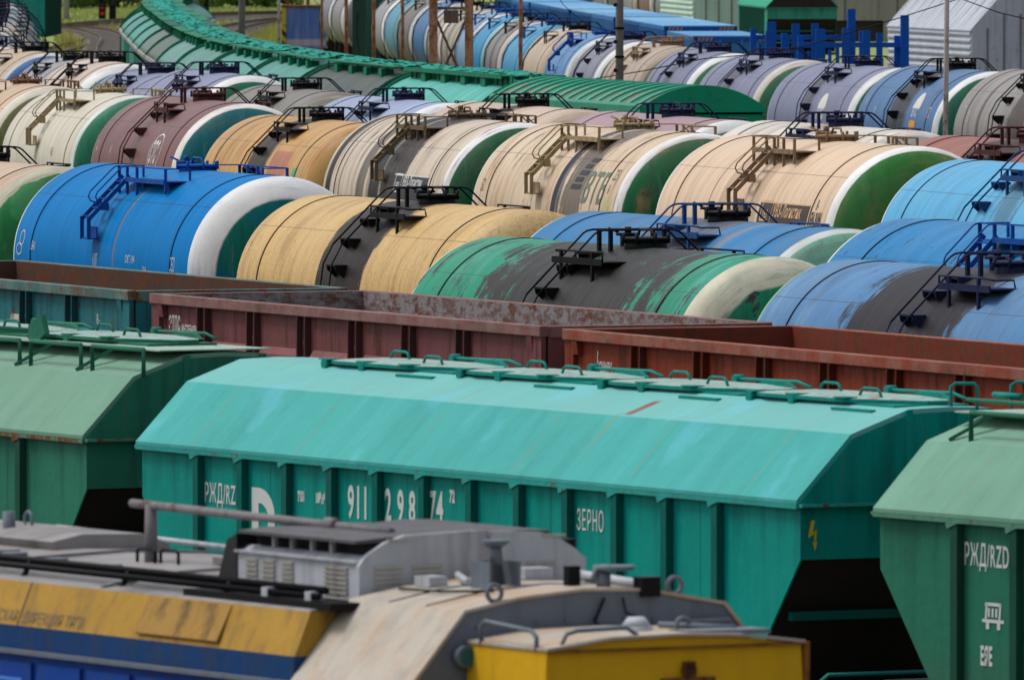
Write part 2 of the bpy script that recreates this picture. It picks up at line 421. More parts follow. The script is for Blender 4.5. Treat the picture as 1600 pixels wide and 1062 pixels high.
SMALL={}
def small_marks(seed):
    r=random.Random(seed); out=[]
    for x0 in (-4.3,3.95):
        out.append(T(r.choice(['12','21,7т','60','8-']),x0,r.uniform(10,26),.15,.6,WHITE))
    return out
def tank(tid,x,y,yaw,R,zc,mat,label,kind='rungs',acc=BLK,hatchx=.45,straps=True,texts=(),far=False,strapmat=None,group=None,hmat=None):
    t=thing('tank_car',label,'tank car',x,y,yaw,group)
    k=R/1.5; L=(0,0,zc); sc3=(1,k,k)
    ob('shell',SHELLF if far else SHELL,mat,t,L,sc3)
    if straps:
        for q in (-STR,STR): ob('strap',STRAP,strapmat or BLK,t,(q,0,zc),sc3)
    if kind=='rungs': parts=RUN0
    elif kind=='left': parts=RUNL
    elif kind=='stair': parts=STA0
    elif kind=='stairc': parts=STAC
    else: parts=STAB
    if far:
        if kind not in FARK: FARK[kind]=merged_access([q for n_,q in parts.items() if not n_.startswith('step')],'ladder_and_platform')
        ob('ladder',FARK[kind],acc,t,L,sc3)
    else:
        for n,me in parts.items(): ob(n.replace('_far',''),me,acc,t,L,sc3)
    dz=-.07 if kind.startswith('stair') else -.02
    ob('hatch',HATCH,hmat or acc,t,(hatchx,0,zc+dz),sc3)
    if not far: ob('valve',VALVE,hmat or acc,t,(hatchx-.75,.05,zc+dz),sc3)
    ob('underframe',UND,DARK,t,(0,0,zc),(1,k,(zc-1.0)/1.78))
    if not far: ob('coupler',COUP,DARK,t)
    gear(t,3.9,not far)
    if not far and tid[0]=='F' and not texts: texts=small_marks(tid)
    for (me,tm,nm) in texts: ob(nm,me,tm,t,L,sc3)
    return t
def T(txt,x0,e0,size,xs=.6,mat=WHITE,name='lettering',bold=0.,shear=0.,sub=.08):
    return (bend(text_mesh(txt,size,xs,bold=bold),x0,e0,sub=sub,shear=shear),mat,name)
def PL(polys,x0,e0,mat,name='emblem',off=.007,shear=0.):
    return (bend(shape_mesh(polys),x0,e0,off=off,shear=shear),mat,name)
def accp(n,col): return paint(n,col,dirt=.5,rust=.18,rough=.5,sp=3.)
A_CREAM=accp('cream_ladder_paint',(.34,.26,.14)); A_TAN=accp('tan_ladder_paint',(.26,.17,.10)); A_BLUE=accp('blue_ladder_paint',(.005,.07,.32))
A_MAR=accp('maroon_ladder_paint',(.07,.02,.02)); A_NAVY=accp('navy_ladder_paint',(.012,.018,.06)); A_OCH=accp('ochre_ladder_paint',(.25,.17,.07)); A_BL2=accp('mid_blue_ladder_paint',(.01,.06,.2))
A_GOLD=accp('grimy_ochre_ladder_paint',(.15,.11,.06))
GREY=plain('plate_grey',(.05,.052,.06),.5); BRN=plain('plate_brown',(.07,.055,.05),.5); BEIG=plain('beige_letters',(.55,.36,.2),.6); GREEN_L=plain('faded_green_letters',(.16,.2,.15),.7)
ORG=plain('orange_letters',(.6,.28,.07),.6)

def rect(x0,y0,x1,y1): return [(x0,y0),(x1,y0),(x1,y1),(x0,y1)]
def ring_poly(cx,cy,rx,ry,w,n=40,shx=0.):
    ps=[]
    for i in range(n):
        a,b=2*PI*i/n,2*PI*(i+1)/n
        ps.append([(cx+rx*math.cos(a),cy+ry*math.sin(a)),(cx+rx*math.cos(b),cy+ry*math.sin(b)),(cx+(rx-w)*math.cos(b),cy+(ry-w)*math.sin(b)),(cx+(rx-w)*math.cos(a),cy+(ry-w)*math.sin(a))])
    return ps
SPB=(.022,.017,.017)
# ------------------------------------------------------------------ row A
RA='tank cars of the long beige row'
tank('A0',-11.055,277.38,10.6,1.55,2.78,tank_mat('tank_sand_olive',(.56,.40,.27),(.11,.13,.035),(.7,.66,.55),.42,seed=1.),'sand coloured tank car with cream band and olive green end, leftmost of its row',kind='stair',acc=accp('rusty_ladder',(.2,.1,.06)),group=RA)
tank('A1',-8.782,265.573,11.2,1.567,2.764,tank_mat('tank_cream',(.60,.56,.46),(.02,.19,.10),(.62,.72,.70),.22,dirt=.3,seed=2.),'cream tank car with yellow ladder, pale band and dark green end',kind='stairc',acc=A_CREAM,hmat=A_CREAM,group=RA,
     strapmat=plain('cream_strap',(.16,.12,.09)),texts=[T('50',-.1,2,.2,.6,BRN),T('1412',1.9,9,.24,.6,GREY)])
M2=tank_mat('tank_maroon',(.185,.085,.085),(.0,.13,.15),(.8,.78,.74),.33,spills=[(-.35,.35,.3,.75,(.12,.085,.065),.8)],dirt=.4,dcol=(.13,.1,.09),seed=3.)
tank('A2',-6.375,253.807,11.642,1.561,2.816,M2,'maroon tank car with white oval emblem and teal end behind the bright blue one',acc=A_MAR,group=RA,
     texts=[PL(ring_poly(0,0,.62,.42,.035),2.45,19.5,WHITE,'emblem',shear=0.),T('СТС',1.98,11.5,.62,.55,WHITE,bold=.015),T('12',-4.5,16,.3,.5),T('60',-2.8,15,.25,.5)])
M3=tank_mat('tank_ochre',(.50,.29,.10),None,(.7,.68,.6),spills=[(-.75,.85,.25,.96,(.022,.018,.016),1.0)],patches=[(1.25,2.9,8,37,(.36,.12,.09),.8),(3.5,3.95,15,24,(.06,.3,.16),.9)],stain=(.35,.13,.03,.6),dirt=.35,seed=4.)
tank('A3',-3.749,242.089,13.302,1.472,2.73,M3,'ochre tank car with black spill and a faded red patch on its flank',acc=BLK,group=RA,hatchx=.4)
M4=tank_mat('tank_beige_streaked',(.60,.50,.39),(.008,.115,.04),(.8,.8,.8),.33,spills=[(-.15,1.7,.35,.95,(.035,.03,.032),1.2)],lines=[(-4.45,.17,(.012,.01,.01),1.),(-3.5,.05,(.05,.04,.04),.7),(-1.75,.26,(.07,.06,.055),.85),(-.62,.36,(.015,.015,.02),1.),(-1.15,.05,(.1,.08,.07),.6)],dirt=.55,dcol=(.1,.08,.07),seed=5.)
uvz=[rect(0,0,.42,.04),rect(0,.04,.04,.2),rect(0,.3,.5,.34),rect(0,.2,.04,.3)]
tank('A4',-.944,230.412,13.714,1.589,2.865,M4,'beige tank car with dark streaks and grey name plate',kind='stair',acc=A_GOLD,group=RA,hmat=A_GOLD,
     texts=[PL([rect(0,-.75,2.75,0)],.9,21.,GREY,'name_plate',off=.004),PL([rect(0,-.02,2.75,.0),rect(.66,-.75,.68,0)],.9,21.,WHITE,'plate_border',off=.009),PL(uvz,1.05,8.5,WHITE,off=.01),T('УВЗ',1.14,10.4,.18,.8,WHITE,bold=.004),T('УВЗ-Логистик',1.66,12.5,.27,.78,WHITE,bold=.006)])
M5=tank_mat('tank_beige_orange',(.62,.49,.35),(.01,.13,.045),(.82,.82,.82),.33,spills=[(1.15,2.45,.5,.8,(.05,.045,.045),1.4)],lines=[(.75,.13,(.03,.03,.055),1.),(1.0,.05,(.06,.06,.09),.8)],patches=[(4.05,4.55,2,17,(.42,.42,.2),.8)],stain=(.50,.25,.09,.75),dirt=.4,dcol=(.15,.11,.09),seed=6.)
wings=[[(0+.09*k,.13*k),(.62+.05*k-.1*(k%2),.13*k),(.68+.05*k-.1*(k%2),.13*k+.085),(.05+.09*k,.13*k+.085)] for k in range(5)]
tank('A5',2.055,218.777,14.946,1.599,2.9,M5,'beige tank car with three big grey letters, orange stains and green end',kind='stairb',acc=A_CREAM,group=RA,hmat=A_CREAM,
     texts=[T('ВТБ',2.5,13.,.74,.95,GREEN_L,bold=.014),PL(wings,1.62,21.,GREY),T('2251',4.05,29,.3,.55,GREEN_L),T('8-',4.1,20,.22,.6,BRN),T('БО',-4.4,14,.3,.5,A_GOLD)])
M6=tank_mat('tank_tan_clean',(.64,.48,.335),(.035,.19,.04),(.86,.86,.86),.30,dirt=.22,dcol=(.2,.13,.09),lines=[(-1.95,.03,(.1,.08,.07),.7),(-1.2,.16,(.28,.17,.1),.45),(.6,.2,(.3,.19,.12),.4)],stain=(.48,.27,.12,.3),chips=.08,seed=7.,fade=.15)
tank('A6',5.355,207.195,16.158,1.62,2.911,M6,'clean tan tank car with dark name plate and large grass green end',kind='stair',acc=A_TAN,group=RA,hmat=A_TAN,strapmat=plain('tan_strap',(.09,.06,.04)),
     texts=[PL([rect(0,-.8,2.75,0)],1.0,22.6,BRN,'name_plate',off=.004),PL([rect(0,-.02,2.75,.0),rect(.72,-.8,.74,0)],1.0,22.6,BEIG,'plate_border',off=.009),PL(uvz,1.15,10.6,BEIG,off=.01),T('УВЗ',1.24,12.6,.18,.8,BEIG,bold=.004),T('УВЗ-Логистик',1.80,14.0,.27,.78,BEIG,bold=.006),T('8-',4.05,20.,.25,.6,BRN),T('БМ-З/ИН',3.92,10.,.3,.42,BRN,bold=.01)])
M7=tank_mat('tank_sky_blue',(.08,.37,.62),(.02,.2,.12),(.8,.82,.82),.3,spills=[(.75,1.5,.3,.5,(.06,.05,.05),1.1)],dirt=.25,chips=.3,seed=8.,fade=.2)
tank('A7',8.73,195.636,15.944,1.524,2.845,M7,'sky blue tank car at the right edge, upper one beside the green end',acc=A_BL2,group=RA)
# ------------------------------------------------------------------ row B
RB='tank cars of the blue and yellow row'
tank('B0',-8.919,206.768,18.0,1.48,2.72,tank_mat('tank_pink_green',(.55,.40,.28),(.015,.19,.055),(.50,.50,.36),.36,bandwob=.22,wear=.5,domemot=(.05,.24,.09),dirt=.35,seed=9.),'beige tank car with peeling green end, cut by the left edge',acc=BLK,group=RB)
MB1=tank_mat('tank_bright_blue',(.0,.165,.45),(.008,.15,.115),(.78,.78,.78),.68,dirt=.12,lines=[(.75,.035,(.2,.14,.09),.75)],stain=(.0,.11,.30,.5),chips=.12,spec=.02,seed=10.,fade=.15,bandwob=.02,wear=.1,rough=.38,topdust=0)
tank('B1',-5.145,195.356,18.598,1.507,2.811,MB1,'bright blue tank car with wide white band, behind the teal gondola',kind='stairb',acc=A_BLUE,group=RB,hmat=A_BLUE,strapmat=plain('blue_strap',(.002,.02,.09)),
     texts=[T('СЖТ 1394',1.45,3,.17,.6),T('АВ41',-3.9,5,.2,.6),T('2014',2.4,-2,.15,.6),T('СЕО',3.85,0.5,.3,.4),T('1107',-.35,-1,.3,.4),PL(ring_poly(0,0,.13,.13,.02,16),-4.4,12,WHITE,'emblem'),PL(ring_poly(0,0,.16,.1,.02,16),-4.5,5,WHITE,'emblem')])
MB2=tank_mat('tank_yellow_crinkled',(.60,.40,.165),(.60,.41,.18),None,.0,spills=[(-1.05,1.0,.22,.98,(.02,.016,.018),.8)],stain=(.42,.2,.05,.5),dirt=.45,dcol=(.22,.12,.05),crinkle=1.,seed=11.)
tank('B2',-1.261,183.982,19.591,1.44,2.656,MB2,'mustard yellow tank car with rough crinkled paint and a black spill',acc=BLK,group=RB)
MB3=tank_mat('tank_mid_blue_grimy',(.006,.17,.40),(.16,.40,.28),(.62,.66,.64),.28,spills=[(-.9,1.6,.6,.8,(.13,.11,.10),1.2)],lines=[(2.3,.10,(.25,.2,.16),.6)],dirt=.45,dcol=(.1,.09,.09),seed=12.)
tank('B3',2.877,172.693,20.654,1.441,2.707,MB3,'grimy topped blue tank car with mint green end',acc=A_BL2,group=RB,hmat=BLK)
MB4=tank_mat('tank_azure',(.003,.18,.43),(.1,.3,.2),(.78,.8,.8),.3,dirt=.3,dcol=(.03,.05,.08),chips=.7,seed=13.,fade=.2)
tank('B4',7.33,161.598,23.985,1.556,2.796,MB4,'azure blue tank car with chipped paint and blue frame, at the right edge',acc=A_BLUE,kind='stairb',group=RB)
# ------------------------------------------------------------------ row C
RC='tank cars of the nearest row'
MC1=tank_mat('tank_green_black',(.003,.25,.14),(.003,.22,.11),(.62,.58,.45),.72,spills=[(-2.4,3.0,1.1,.96,(.036,.024,.027),1.3)],blotch=1.1,dirt=.5,dcol=(.03,.06,.05),seed=14.,bandwob=.10,wear=.25,fade=.5,stain=(.12,.5,.42,.55))
tank('C1',1.61,162.938,21.758,1.446,2.618,MC1,'emerald green tank car mostly stained black, with wide cream band at its end',acc=BLK,kind='left',group=RC)
MC2=tank_mat('tank_steel_blue_black',(.065,.20,.40),(.1,.3,.2),(.30,.44,.2),.3,spills=[(-2.1,1.2,.6,.97,(.02,.013,.013),1.1)],dirt=.5,dcol=(.04,.06,.09),seed=15.,chips=.4,stain=(.2,.4,.62,.5))
tank('C2',6.092,151.798,21.754,1.437,2.66,MC2,'steel blue tank car with broad black spill behind the red gondola',acc=A_NAVY,group=RC)
# ------------------------------------------------------------------ row D
RD='tank cars showing only their tops between the beige row and the green hoppers'
Dpos=[('D10',9.06,214.93,14.6,1.533,2.824),('D9',6.03,226.56,14.5,1.545,2.847),('D8',3.10,238.21,13.7,1.530,2.819),('D7',.31,249.90,13.1,1.524,2.805),('D6',-2.30,261.63,12.0,1.49,2.758),('D5',-4.67,273.41,10.5,1.503,2.77),('D4',-6.79,285.24,9.6,1.574,2.871),('D3',-8.59,297.12,7.7,1.492,2.762),('D2',-10.16,309.03,7.2,1.541,2.81),('D1',-11.5,320.98,5.9,1.479,2.727)]
Dcfg={'D10':(tank_mat('tank_brick_red',(.30,.10,.075),(.3,.1,.08),None,spills=[(-1.2,1.6,.5,.9,SPB,1.)],seed=20.),A_MAR,'rungs','brick red tank car with dark spill behind the sky blue one at right'),
'D9':(tank_mat('tank_chalky_white',(.62,.59,.53),(.45,.45,.4),(.75,.74,.7),.35,spills=[(-.9,.3,.5,.6,(.2,.15,.12),1.2)],stain=(.35,.22,.14,.6),dirt=.4,wear=.6,seed=21.),A_NAVY,'rungs','chalky white tank car with brown streaks behind the tan one'),
'D8':(tank_mat('tank_mauve',(.36,.23,.26),(.1,.2,.13),(.75,.75,.74),.5,dirt=.3,dcol=(.1,.08,.1),seed=22.,wear=.3),A_NAVY,'rungs','mauve tank car with white end before the ribbed green roof'),
'D7':(tank_mat('tank_pinkish_beige',(.56,.43,.33),None,None,spills=[(-.5,1.0,.5,.9,SPB,1.)],seed=23.),BLK,'rungs','pinkish beige tank car with black top in front of the ribbed green wagon'),
'D6':(tank_mat('tank_pale_periwinkle',(.30,.37,.54),(.33,.37,.27),(.76,.77,.76),.45,spills=[(-1.1,.3,.4,.55,(.07,.07,.07),1.)],seed=24.),A_NAVY,'rungs','pale periwinkle tank car with white band and navy ladder'),
'D5':(tank_mat('tank_dark_grey',(.20,.185,.165),(.36,.34,.24),None,.3,dirt=.5,seed=25.,domemot=(.28,.27,.22)),BLK,'rungs','dark grey tank car with yellowish end behind the ochre one'),
'D4':(tank_mat('tank_lilac_green_end',(.22,.24,.37),(.012,.16,.09),(.8,.8,.8),.42,dirt=.25,seed=26.),A_NAVY,'rungs','lilac grey tank car with white band and green end behind the maroon one'),
'D3':(tank_mat('tank_lilac',(.20,.22,.36),None,(.7,.7,.7),spills=[(.2,1.5,.5,.6,(.1,.1,.1),1.)],dirt=.3,seed=27.),A_NAVY,'rungs','lilac grey tank car with navy fittings behind the cream one'),
'D2':(tank_mat('tank_cream_teal_end',(.58,.47,.38),(.03,.27,.24),(.8,.8,.78),.5,dirt=.35,seed=28.,spills=[(-1.,.2,.4,.8,(.07,.06,.05),1.)]),BLK,'rungs','pale pink tank car with white band and thin teal end'),
'D1':(tank_mat('tank_silver_grey',(.30,.31,.33),(.3,.31,.33),None,spills=[(-.9,.2,.4,.6,(.05,.05,.05),1.)],lines=[(2.6,.2,(.3,.2,.16),.6)],dirt=.4,seed=29.),BLK,'rungs','silver grey tank car before the grass and curved track')}
for (n,x,y,a,R,zc) in Dpos:
    m,ac,kd,lb=Dcfg[n]; tank(n,x,y,a,R,zc,m,lb,kind=kd,acc=ac,group=RD)
Dup=[(-13.05,332.9,8.0,(.52,.40,.28),(.03,.15,.4),'peach and blue tank car at the left edge next beyond the silver grey one'),
(-14.6,344.82,5.5,(.20,.21,.26),None,'slate grey tank car, second beyond the silver grey one at the left edge'),
(-15.3,356.8,3.5,(.7,.7,.68),None,'white tank car, third beyond the silver grey one at the left edge'),
(-15.8,368.8,2.2,(.14,.17,.26),(.35,.4,.5),'dusty blue tank car with pale end high at the left edge'),
(-16.2,380.8,1.9,(.45,.43,.38),(.6,.6,.6),'pale cream tank car with white end high at the left edge'),
(-16.6,392.8,2.0,(.55,.40,.27),(.4,.3,.22),'peach tank car high at the left edge'),
(-17.05,404.8,2.1,(.30,.33,.38),(.5,.55,.6),'blue grey tank car just beyond the peach one at the left edge'),
(-17.5,416.8,2.1,(.12,.12,.13),(.65,.68,.7),'charcoal tank car with white end ring at the left edge'),
(-17.95,428.8,2.2,(.35,.42,.45),(.7,.72,.7),'grey green tank car near the top left corner'),
(-18.45,440.8,2.3,(.10,.22,.33),(.15,.4,.45),'mid blue tank car with teal end near the top left corner'),
(-18.95,452.8,2.4,(.6,.62,.58),(.6,.62,.6),'pale grey tank car in the top left corner'),
(-19.5,464.8,2.5,(.3,.25,.2),(.7,.6,.5),'brown tank car with cream end, farthest in the top left corner')]
for i,(x,y,a,c,d,lb) in enumerate(Dup):
    tank('U',x,y,a,1.5,2.78,tank_mat('tank_far_left_%d'%i,c,d or (.8,.8,.78),(.7,.7,.7),.3,dirt=.5,seed=30.+i),lb,acc=A_NAVY if i%2 else BLK,far=True,group='tank cars stacked up at the left edge')
# ------------------------------------------------------------------ row F
RF='tank cars of the far blue and lilac row'
MF8=tank_mat('tank_warm_grey',(.27,.25,.24),(.02,.15,.09),None,.3,spills=[(.7,2.4,.4,.85,(.05,.04,.04),1.)],lines=[(-2.4,.12,(.07,.065,.06),.85),(-3.4,.03,(.1,.06,.05),.8)],patches=[(1.4,9,-90,90,(.27,.14,.12),.8)],dirt=.35,seed=40.)
tank('F8',12.825,284.801,10.481,1.563,2.895,MF8,'warm grey tank car with brownish right half below the white wagon',acc=BLK,group=RF,texts=[T('12',-4.3,26,.3,.5),T('31',-3.6,12,.4,.5)])
MF7=tank_mat('tank_denim_blue',(.07,.165,.34),(.01,.13,.075),(.76,.77,.77),.36,spills=[(-.9,1.1,.35,.92,(.045,.042,.045),.9)],dirt=.35,dcol=(.06,.05,.06),seed=41.)
half=[[(.5*math.cos(PI*i/12)*.9,.42*math.sin(PI*i/12)) for i in range(13)]]
halfd=[[(.42*math.cos(PI*i/12)*.9,-.42*math.sin(PI*i/12)) for i in range(13)]]
tank('F7',10.768,296.644,9.117,1.578,2.78,MF7,'denim blue tank car with black spill and white and orange emblem',acc=BLK,group=RF,
     texts=[PL(half,2.2,24.5,WHITE),T('БТС',1.9,17.,.34,.8,WHITE,bold=.01),PL(halfd,2.25,13.5,ORG),T('8-',-4.3,24,.3,.5),T('78',-2.9,15,.3,.6),T('БТС',3.75,17,.35,.5)])
MF6=tank_mat('tank_lilac_blue',(.19,.21,.32),(.012,.14,.075),(.8,.8,.8),.4,spills=[(-.9,.2,.3,.8,(.07,.065,.075),.9)],dirt=.3,dcol=(.12,.1,.12),seed=42.)
tank('F6',8.839,308.46,10.412,1.485,2.773,MF6,'lilac blue tank car with white half disc emblem and dark green end',acc=A_NAVY,group=RF,texts=[PL(half,1.6,17,WHITE),T('ПТС',1.2,7,.42,.85,WHITE,bold=.02),T('57',3.7,17,.3,.5)])
Fp=[('F5',6.93,320.32,7.9),('F4',5.52,332.26,5.5),('F3',4.40,344.23,5.2),('F2',3.47,356.21,3.6),('F1',2.73,368.21,3.5),('F0',2.02,380.21,3.2),('F-1',1.38,392.21,2.9),('F-2',.79,404.21,2.7),('F-3',.24,416.22,2.5),('F-4',-.28,428.23,2.5),('F-5',-.84,440.24,2.8),('F-6',-1.43,452.24,2.8),('F-7',-2.06,464.25,3.2),('F-8',-2.74,476.25,3.2),('F-9',-3.39,488.25,3.),('F-10',-4.05,500.25,3.3),('F-11',-4.77,512.25,3.5),('F-12',-5.48,524.25,3.3),('F-13',-6.2,536.2,3.4),('F-14',-6.9,548.2,3.3)]
LIL=(.18,.20,.31)
Fc=[(LIL,(.03,.17,.08),(.62,.58,.5),A_NAVY,'lilac tank car with cream band and thin green end, by the half disc one'),
(LIL,(.05,.19,.09),(.8,.8,.8),A_NAVY,'lilac tank car with bright white band and green end above the ribbed roof end'),
((.42,.33,.26),(.20,.2,.12),None,A_TAN,'taupe tank car with brown ladder right of the concrete mast'),
((.22,.23,.30),(.06,.16,.09),(.8,.8,.8),A_NAVY,'slate tank car with white band just left of the concrete mast'),
((.10,.25,.48),(.01,.33,.17),(.74,.74,.72),A_BLUE,'blue tank car with vivid green end and blue ladder'),
((.52,.41,.30),(.5,.4,.3),None,BLK,'beige tank car with dark ladder between two blue ones'),
((.06,.30,.52),(.06,.25,.45),None,A_BL2,'cyan blue tank car left of the beige one with dark ladder'),
((.24,.22,.22),(.6,.55,.48),(.6,.55,.5),BLK,'grey tank car with cream end behind the thin rusty post'),
((.02,.27,.52),(.05,.3,.22),(.3,.5,.5),A_BL2,'vivid cyan tank car with green end left of the thin rusty post'),
((.20,.36,.52),(.2,.3,.45),(.7,.62,.56),A_BLUE,'pale blue tank car with pink ring'),
((.42,.38,.30),(.4,.38,.26),(.55,.5,.36),BLK,'olive beige tank car right of the lattice tower'),
((.45,.40,.33),(.01,.2,.10),(.78,.72,.66),BLK,'beige tank car with white band and green end behind the lattice tower'),
((.05,.16,.36),(.2,.3,.45),(.5,.5,.5),A_NAVY,'dark blue tank car framed by the lattice tower'),
((.16,.15,.15),(.4,.38,.36),(.6,.6,.62),BLK,'sooty grey tank car left of the lattice tower'),
((.10,.30,.44),(.05,.22,.2),(.2,.35,.3),BLK,'teal blue tank car left of the lattice tower'),
((.30,.30,.32),(.02,.25,.14),(.85,.85,.84),BLK,'grey tank car with bright white and green end between rusty posts'),
((.15,.35,.5),(.4,.3,.24),(.8,.8,.8),BLK,'light blue tank car with white ring between rusty posts'),
None,
((.25,.24,.26),(.2,.2,.2),(.6,.6,.6),BLK,'smoky grey tank car behind the dark green boxcar'),
((.20,.20,.23),(.3,.3,.33),(.7,.7,.72),BLK,'slate grey tank car beyond the dark green wagon'),
((.10,.09,.09),(.3,.3,.3),(.6,.6,.6),BLK,'black tank car, farthest of the row')]
for i,((n,x,y,a),c) in enumerate(zip(Fp,Fc)):
    if c is None: continue
    sp=[(-1.,.5,.4,.7,(.07,.065,.07),1.)] if i in (0,1,7,10,11) else []
    tank(n,x,y,a,1.5,2.78,tank_mat('tank_far_%d'%i,c[0],c[1],c[2],.42,spills=sp,dirt=.35,seed=50.+i),c[4],acc=c[3],far=(i>4),group=RF,kind='stair' if i==4 else 'rungs')
# ------------------------------------------------------------------ gondolas
def flat_text(txt,size,xs,bold=0.):
    me=text_mesh(txt,size,xs,bold=bold); me.materials.clear(); me.materials.append(None); return me
def gondola(x,y,yaw,L,ribs,col,rustamt,incol,label,seed,topcol=None,worn=None,texts=(),group='open gondolas in one train'):
    t=thing('gondola',label,'gondola',x,y,yaw,group)
    mo=paint('gondola_side_%d'%seed,col,dirt=.7,dirtcol=tuple(k*.22 for k in col),rust=rustamt,rustcol=(.13,.045,.02),sp=1.3,seed=seed)
    mpost=paint('gondola_post_%d'%seed,tuple(k*.5 for k in col),dirt=.5,rust=rustamt,rustcol=(.1,.035,.015),sp=1.6,seed=seed+6)  # darkened side colour, with the shade inside the post channels painted in
    mt=paint('gondola_chord_%d'%seed,topcol or col,dirt=.5,rust=min(.9,rustamt+.15),rustcol=(.2,.10,.06),sp=1.5,seed=seed+1,dust=.25,streak='x')
    mi=paint('gondola_inside_%d'%seed,incol,dirt=.6,rust=.45,rustcol=(.17,.06,.03),sp=1.2,seed=seed+2,dust=0.,rough=.7,extra=worn)
    h=L/2; T_=3.49; B=1.38
    b=M()
    b.box(-h+.05,h-.05,-1.475,-1.445,B,T_-.12); ob('side_wall',b,mo,t)
    b=M(); b.box(-h+.05,h-.05,1.445,1.475,B,T_-.12); ob('side_wall',b,mi if False else mo,t)
    # inner linings
    b=M(); b.box(-h+.12,h-.12,1.425,1.437,B+.05,T_-.012)
    for k in range(4): b.box(-h+.12,h-.12,1.412,1.425,B+.4+k*.42,B+.43+k*.42)
    b.box(-h+.12,h-.12,-1.437,-1.425,B+.05,T_-.012); b.box(-h+.121,-h+.131,-1.424,1.424,B+.05,T_-.012); b.box(h-.131,h-.121,-1.424,1.424,B+.05,T_-.012)
    for k in range(3):
        b.box(-h+.13,-h+.16,-1.41,1.41,T_-.5-k*.5,T_-.46-k*.5)
    ob('inner_lining',b,mi,t)
    b=M(); b.box(-h+.13,h-.13,-1.43,1.43,B-.05,B+.02); ob('floor',b,mi,t)
    b=M()
    b.box(-h-.02,h+.02,-1.565,-1.438,T_-.135,T_); b.box(-h-.02,h+.02,1.438,1.565,T_-.135,T_)
    b.box(-h-.02,-h+.11,-1.438,1.438,T_-.15,T_-.003); b.box(h-.11,h+.02,-1.438,1.438,T_-.15,T_-.003)
    me=b.mesh('top_rail'); o=ob('top_rail',me,mt,t)
    md=o.modifiers.new('b','BEVEL'); md.width=.012; md.segments=2
    for e in (-1,1):
        b=M(); b.box(e*(h-.03)-.03,e*(h-.03)+.03,-1.44,1.44,B,T_-.15)
        for yy in (-1.0,-.35,.35,1.0): b.pry([(e*h,B),(e*(h+.10),B),(e*(h+.10),T_-.35),(e*h,T_-.16)],yy-.06,yy+.06)
        b.box(min(e*h,e*(h+.07)),max(e*h,e*(h+.07)),-1.44,1.44,2.35,2.45)
        ob('end_wall',b,mo,t)
    for sy in (-1,1):
        for e in (-1,1):
            b=M(); b.box(e*h-(.26 if e>0 else 0),e*h+(0 if e>0 else .26),min(sy*1.476,sy*1.535),max(sy*1.476,sy*1.535),B,T_-.137)
            b.prx([(sy*1.477,T_-.14),(sy*1.56,T_-.14),(sy*1.537,T_-.30),(sy*1.477,T_-.30)],e*h-(.42 if e>0 else -.26),e*h-(.26 if e>0 else -.42)); ob('corner_post',b,mo,t)
        for r in ribs:
            b=M(); w=.13
            for q in (-w,w): b.box(r+q-.016,r+q+.016,min(sy*1.476,sy*1.562),max(sy*1.476,sy*1.562),B,T_-.137)
            b.box(r-w,r+w,min(sy*1.476,sy*1.492),max(sy*1.476,sy*1.492),B,T_-.137)
            b.cyl((r+.03,sy*1.49,3.02),(r+.03,sy*1.53,3.02),.035,n=8)
            ob('side_post',b,mpost,t)
        xs=[-h+.26]+list(ribs)+[h-.26]
        b=M()
        for a_,c_ in zip(xs,xs[1:]):
            a_+=.22; c_-=.22
            if c_-a_<.4: continue
            b.prx([(sy*1.476,2.93),(sy*1.53,2.84),(sy*1.53,2.79),(sy*1.476,2.74)],a_,c_)
            b.prx([(sy*1.476,2.2),(sy*1.53,2.11),(sy*1.53,1.7),(sy*1.476,1.6)],a_,c_)
        ob('pressed_panel',b,paint('gondola_panel_%d'%seed,tuple(min(1,k*1.25) for k in col),dirt=.35,rust=rustamt*.8,sp=1.4,seed=seed+3,dust=.3,dustcol=tuple(min(1,k*1.6+.04) for k in col)),t)
    b=M(); b.box(-h-.02,h+.02,-1.45,1.45,1.18,1.33); b.box(-h-.3,h+.3,-.2,.2,.98,1.2); ob('underframe',b,DARK,t)
    ob('coupler',coupler_mesh(13.92,h),DARK,t); gear(t,4.33)
    for (me,tm,nm,lx,lz,yy) in texts: ob(nm,me,tm,t,(lx,yy,lz),(1,1,1),(PI/2,0,0))
    return t
def worn_white(s,c,st,mo,fi):
    n=s.noise(s.comb(s.mul(s.x,1.),s.y,s.mul(s.z,2.2)),4.5,9,.78)
    return s.mix(s.mul(s.sm(n,.43,.56),.85),c,s.mix(fi,(.16,.155,.16),(.34,.33,.34)))
lg=M()
for k in range(3): lg.add([(.0-.02*k,-.17*k,0),(.5,-.17*k,0),(.5,-.17*k-.10,0),(-.04-.02*k,-.17*k-.10,0)],[(0,1,2,3)])
lg.add([(0,.0,0),(.12,.0,0),(.02,-.6,0),(-.10,-.6,0)],[(0,1,2,3)])
CREAMP=plain('cream_emblem',(.55,.48,.42),.7)
gondola(-6.062,168.999,22.106,12.8,[-4.9,-3.12,-1.35,.42,2.3,4.1],(.02,.145,.165),.25,(.085,.045,.032),'teal gondola with rusty top rail and dark brown inside, left edge',3,topcol=(.05,.14,.13),
   texts=[(lg.mesh('emblem'),CREAMP,'emblem',1.62,3.03,-1.482),(flat_text('8-',.2,.7),WHITE,'lettering',5.0,3.0,-1.482)])
gondola(-.787,156.142,23.391,12.86,[-4.64,-2.93,-1.22,.48,2.22,3.95],(.15,.055,.055),.12,(.14,.08,.065),'dusty maroon gondola in the middle with flaking whitish inside wall',5,topcol=(.20,.09,.085),worn=worn_white,
   texts=[(flat_text('ЭТПС',.27,.5,.008),WHITE,'lettering',-5.95,3.02,-1.482),(flat_text('ИНТ7ЕВ47ВС7-К',.15,.55,.004),WHITE,'lettering',-5.50,3.0,-1.482)])
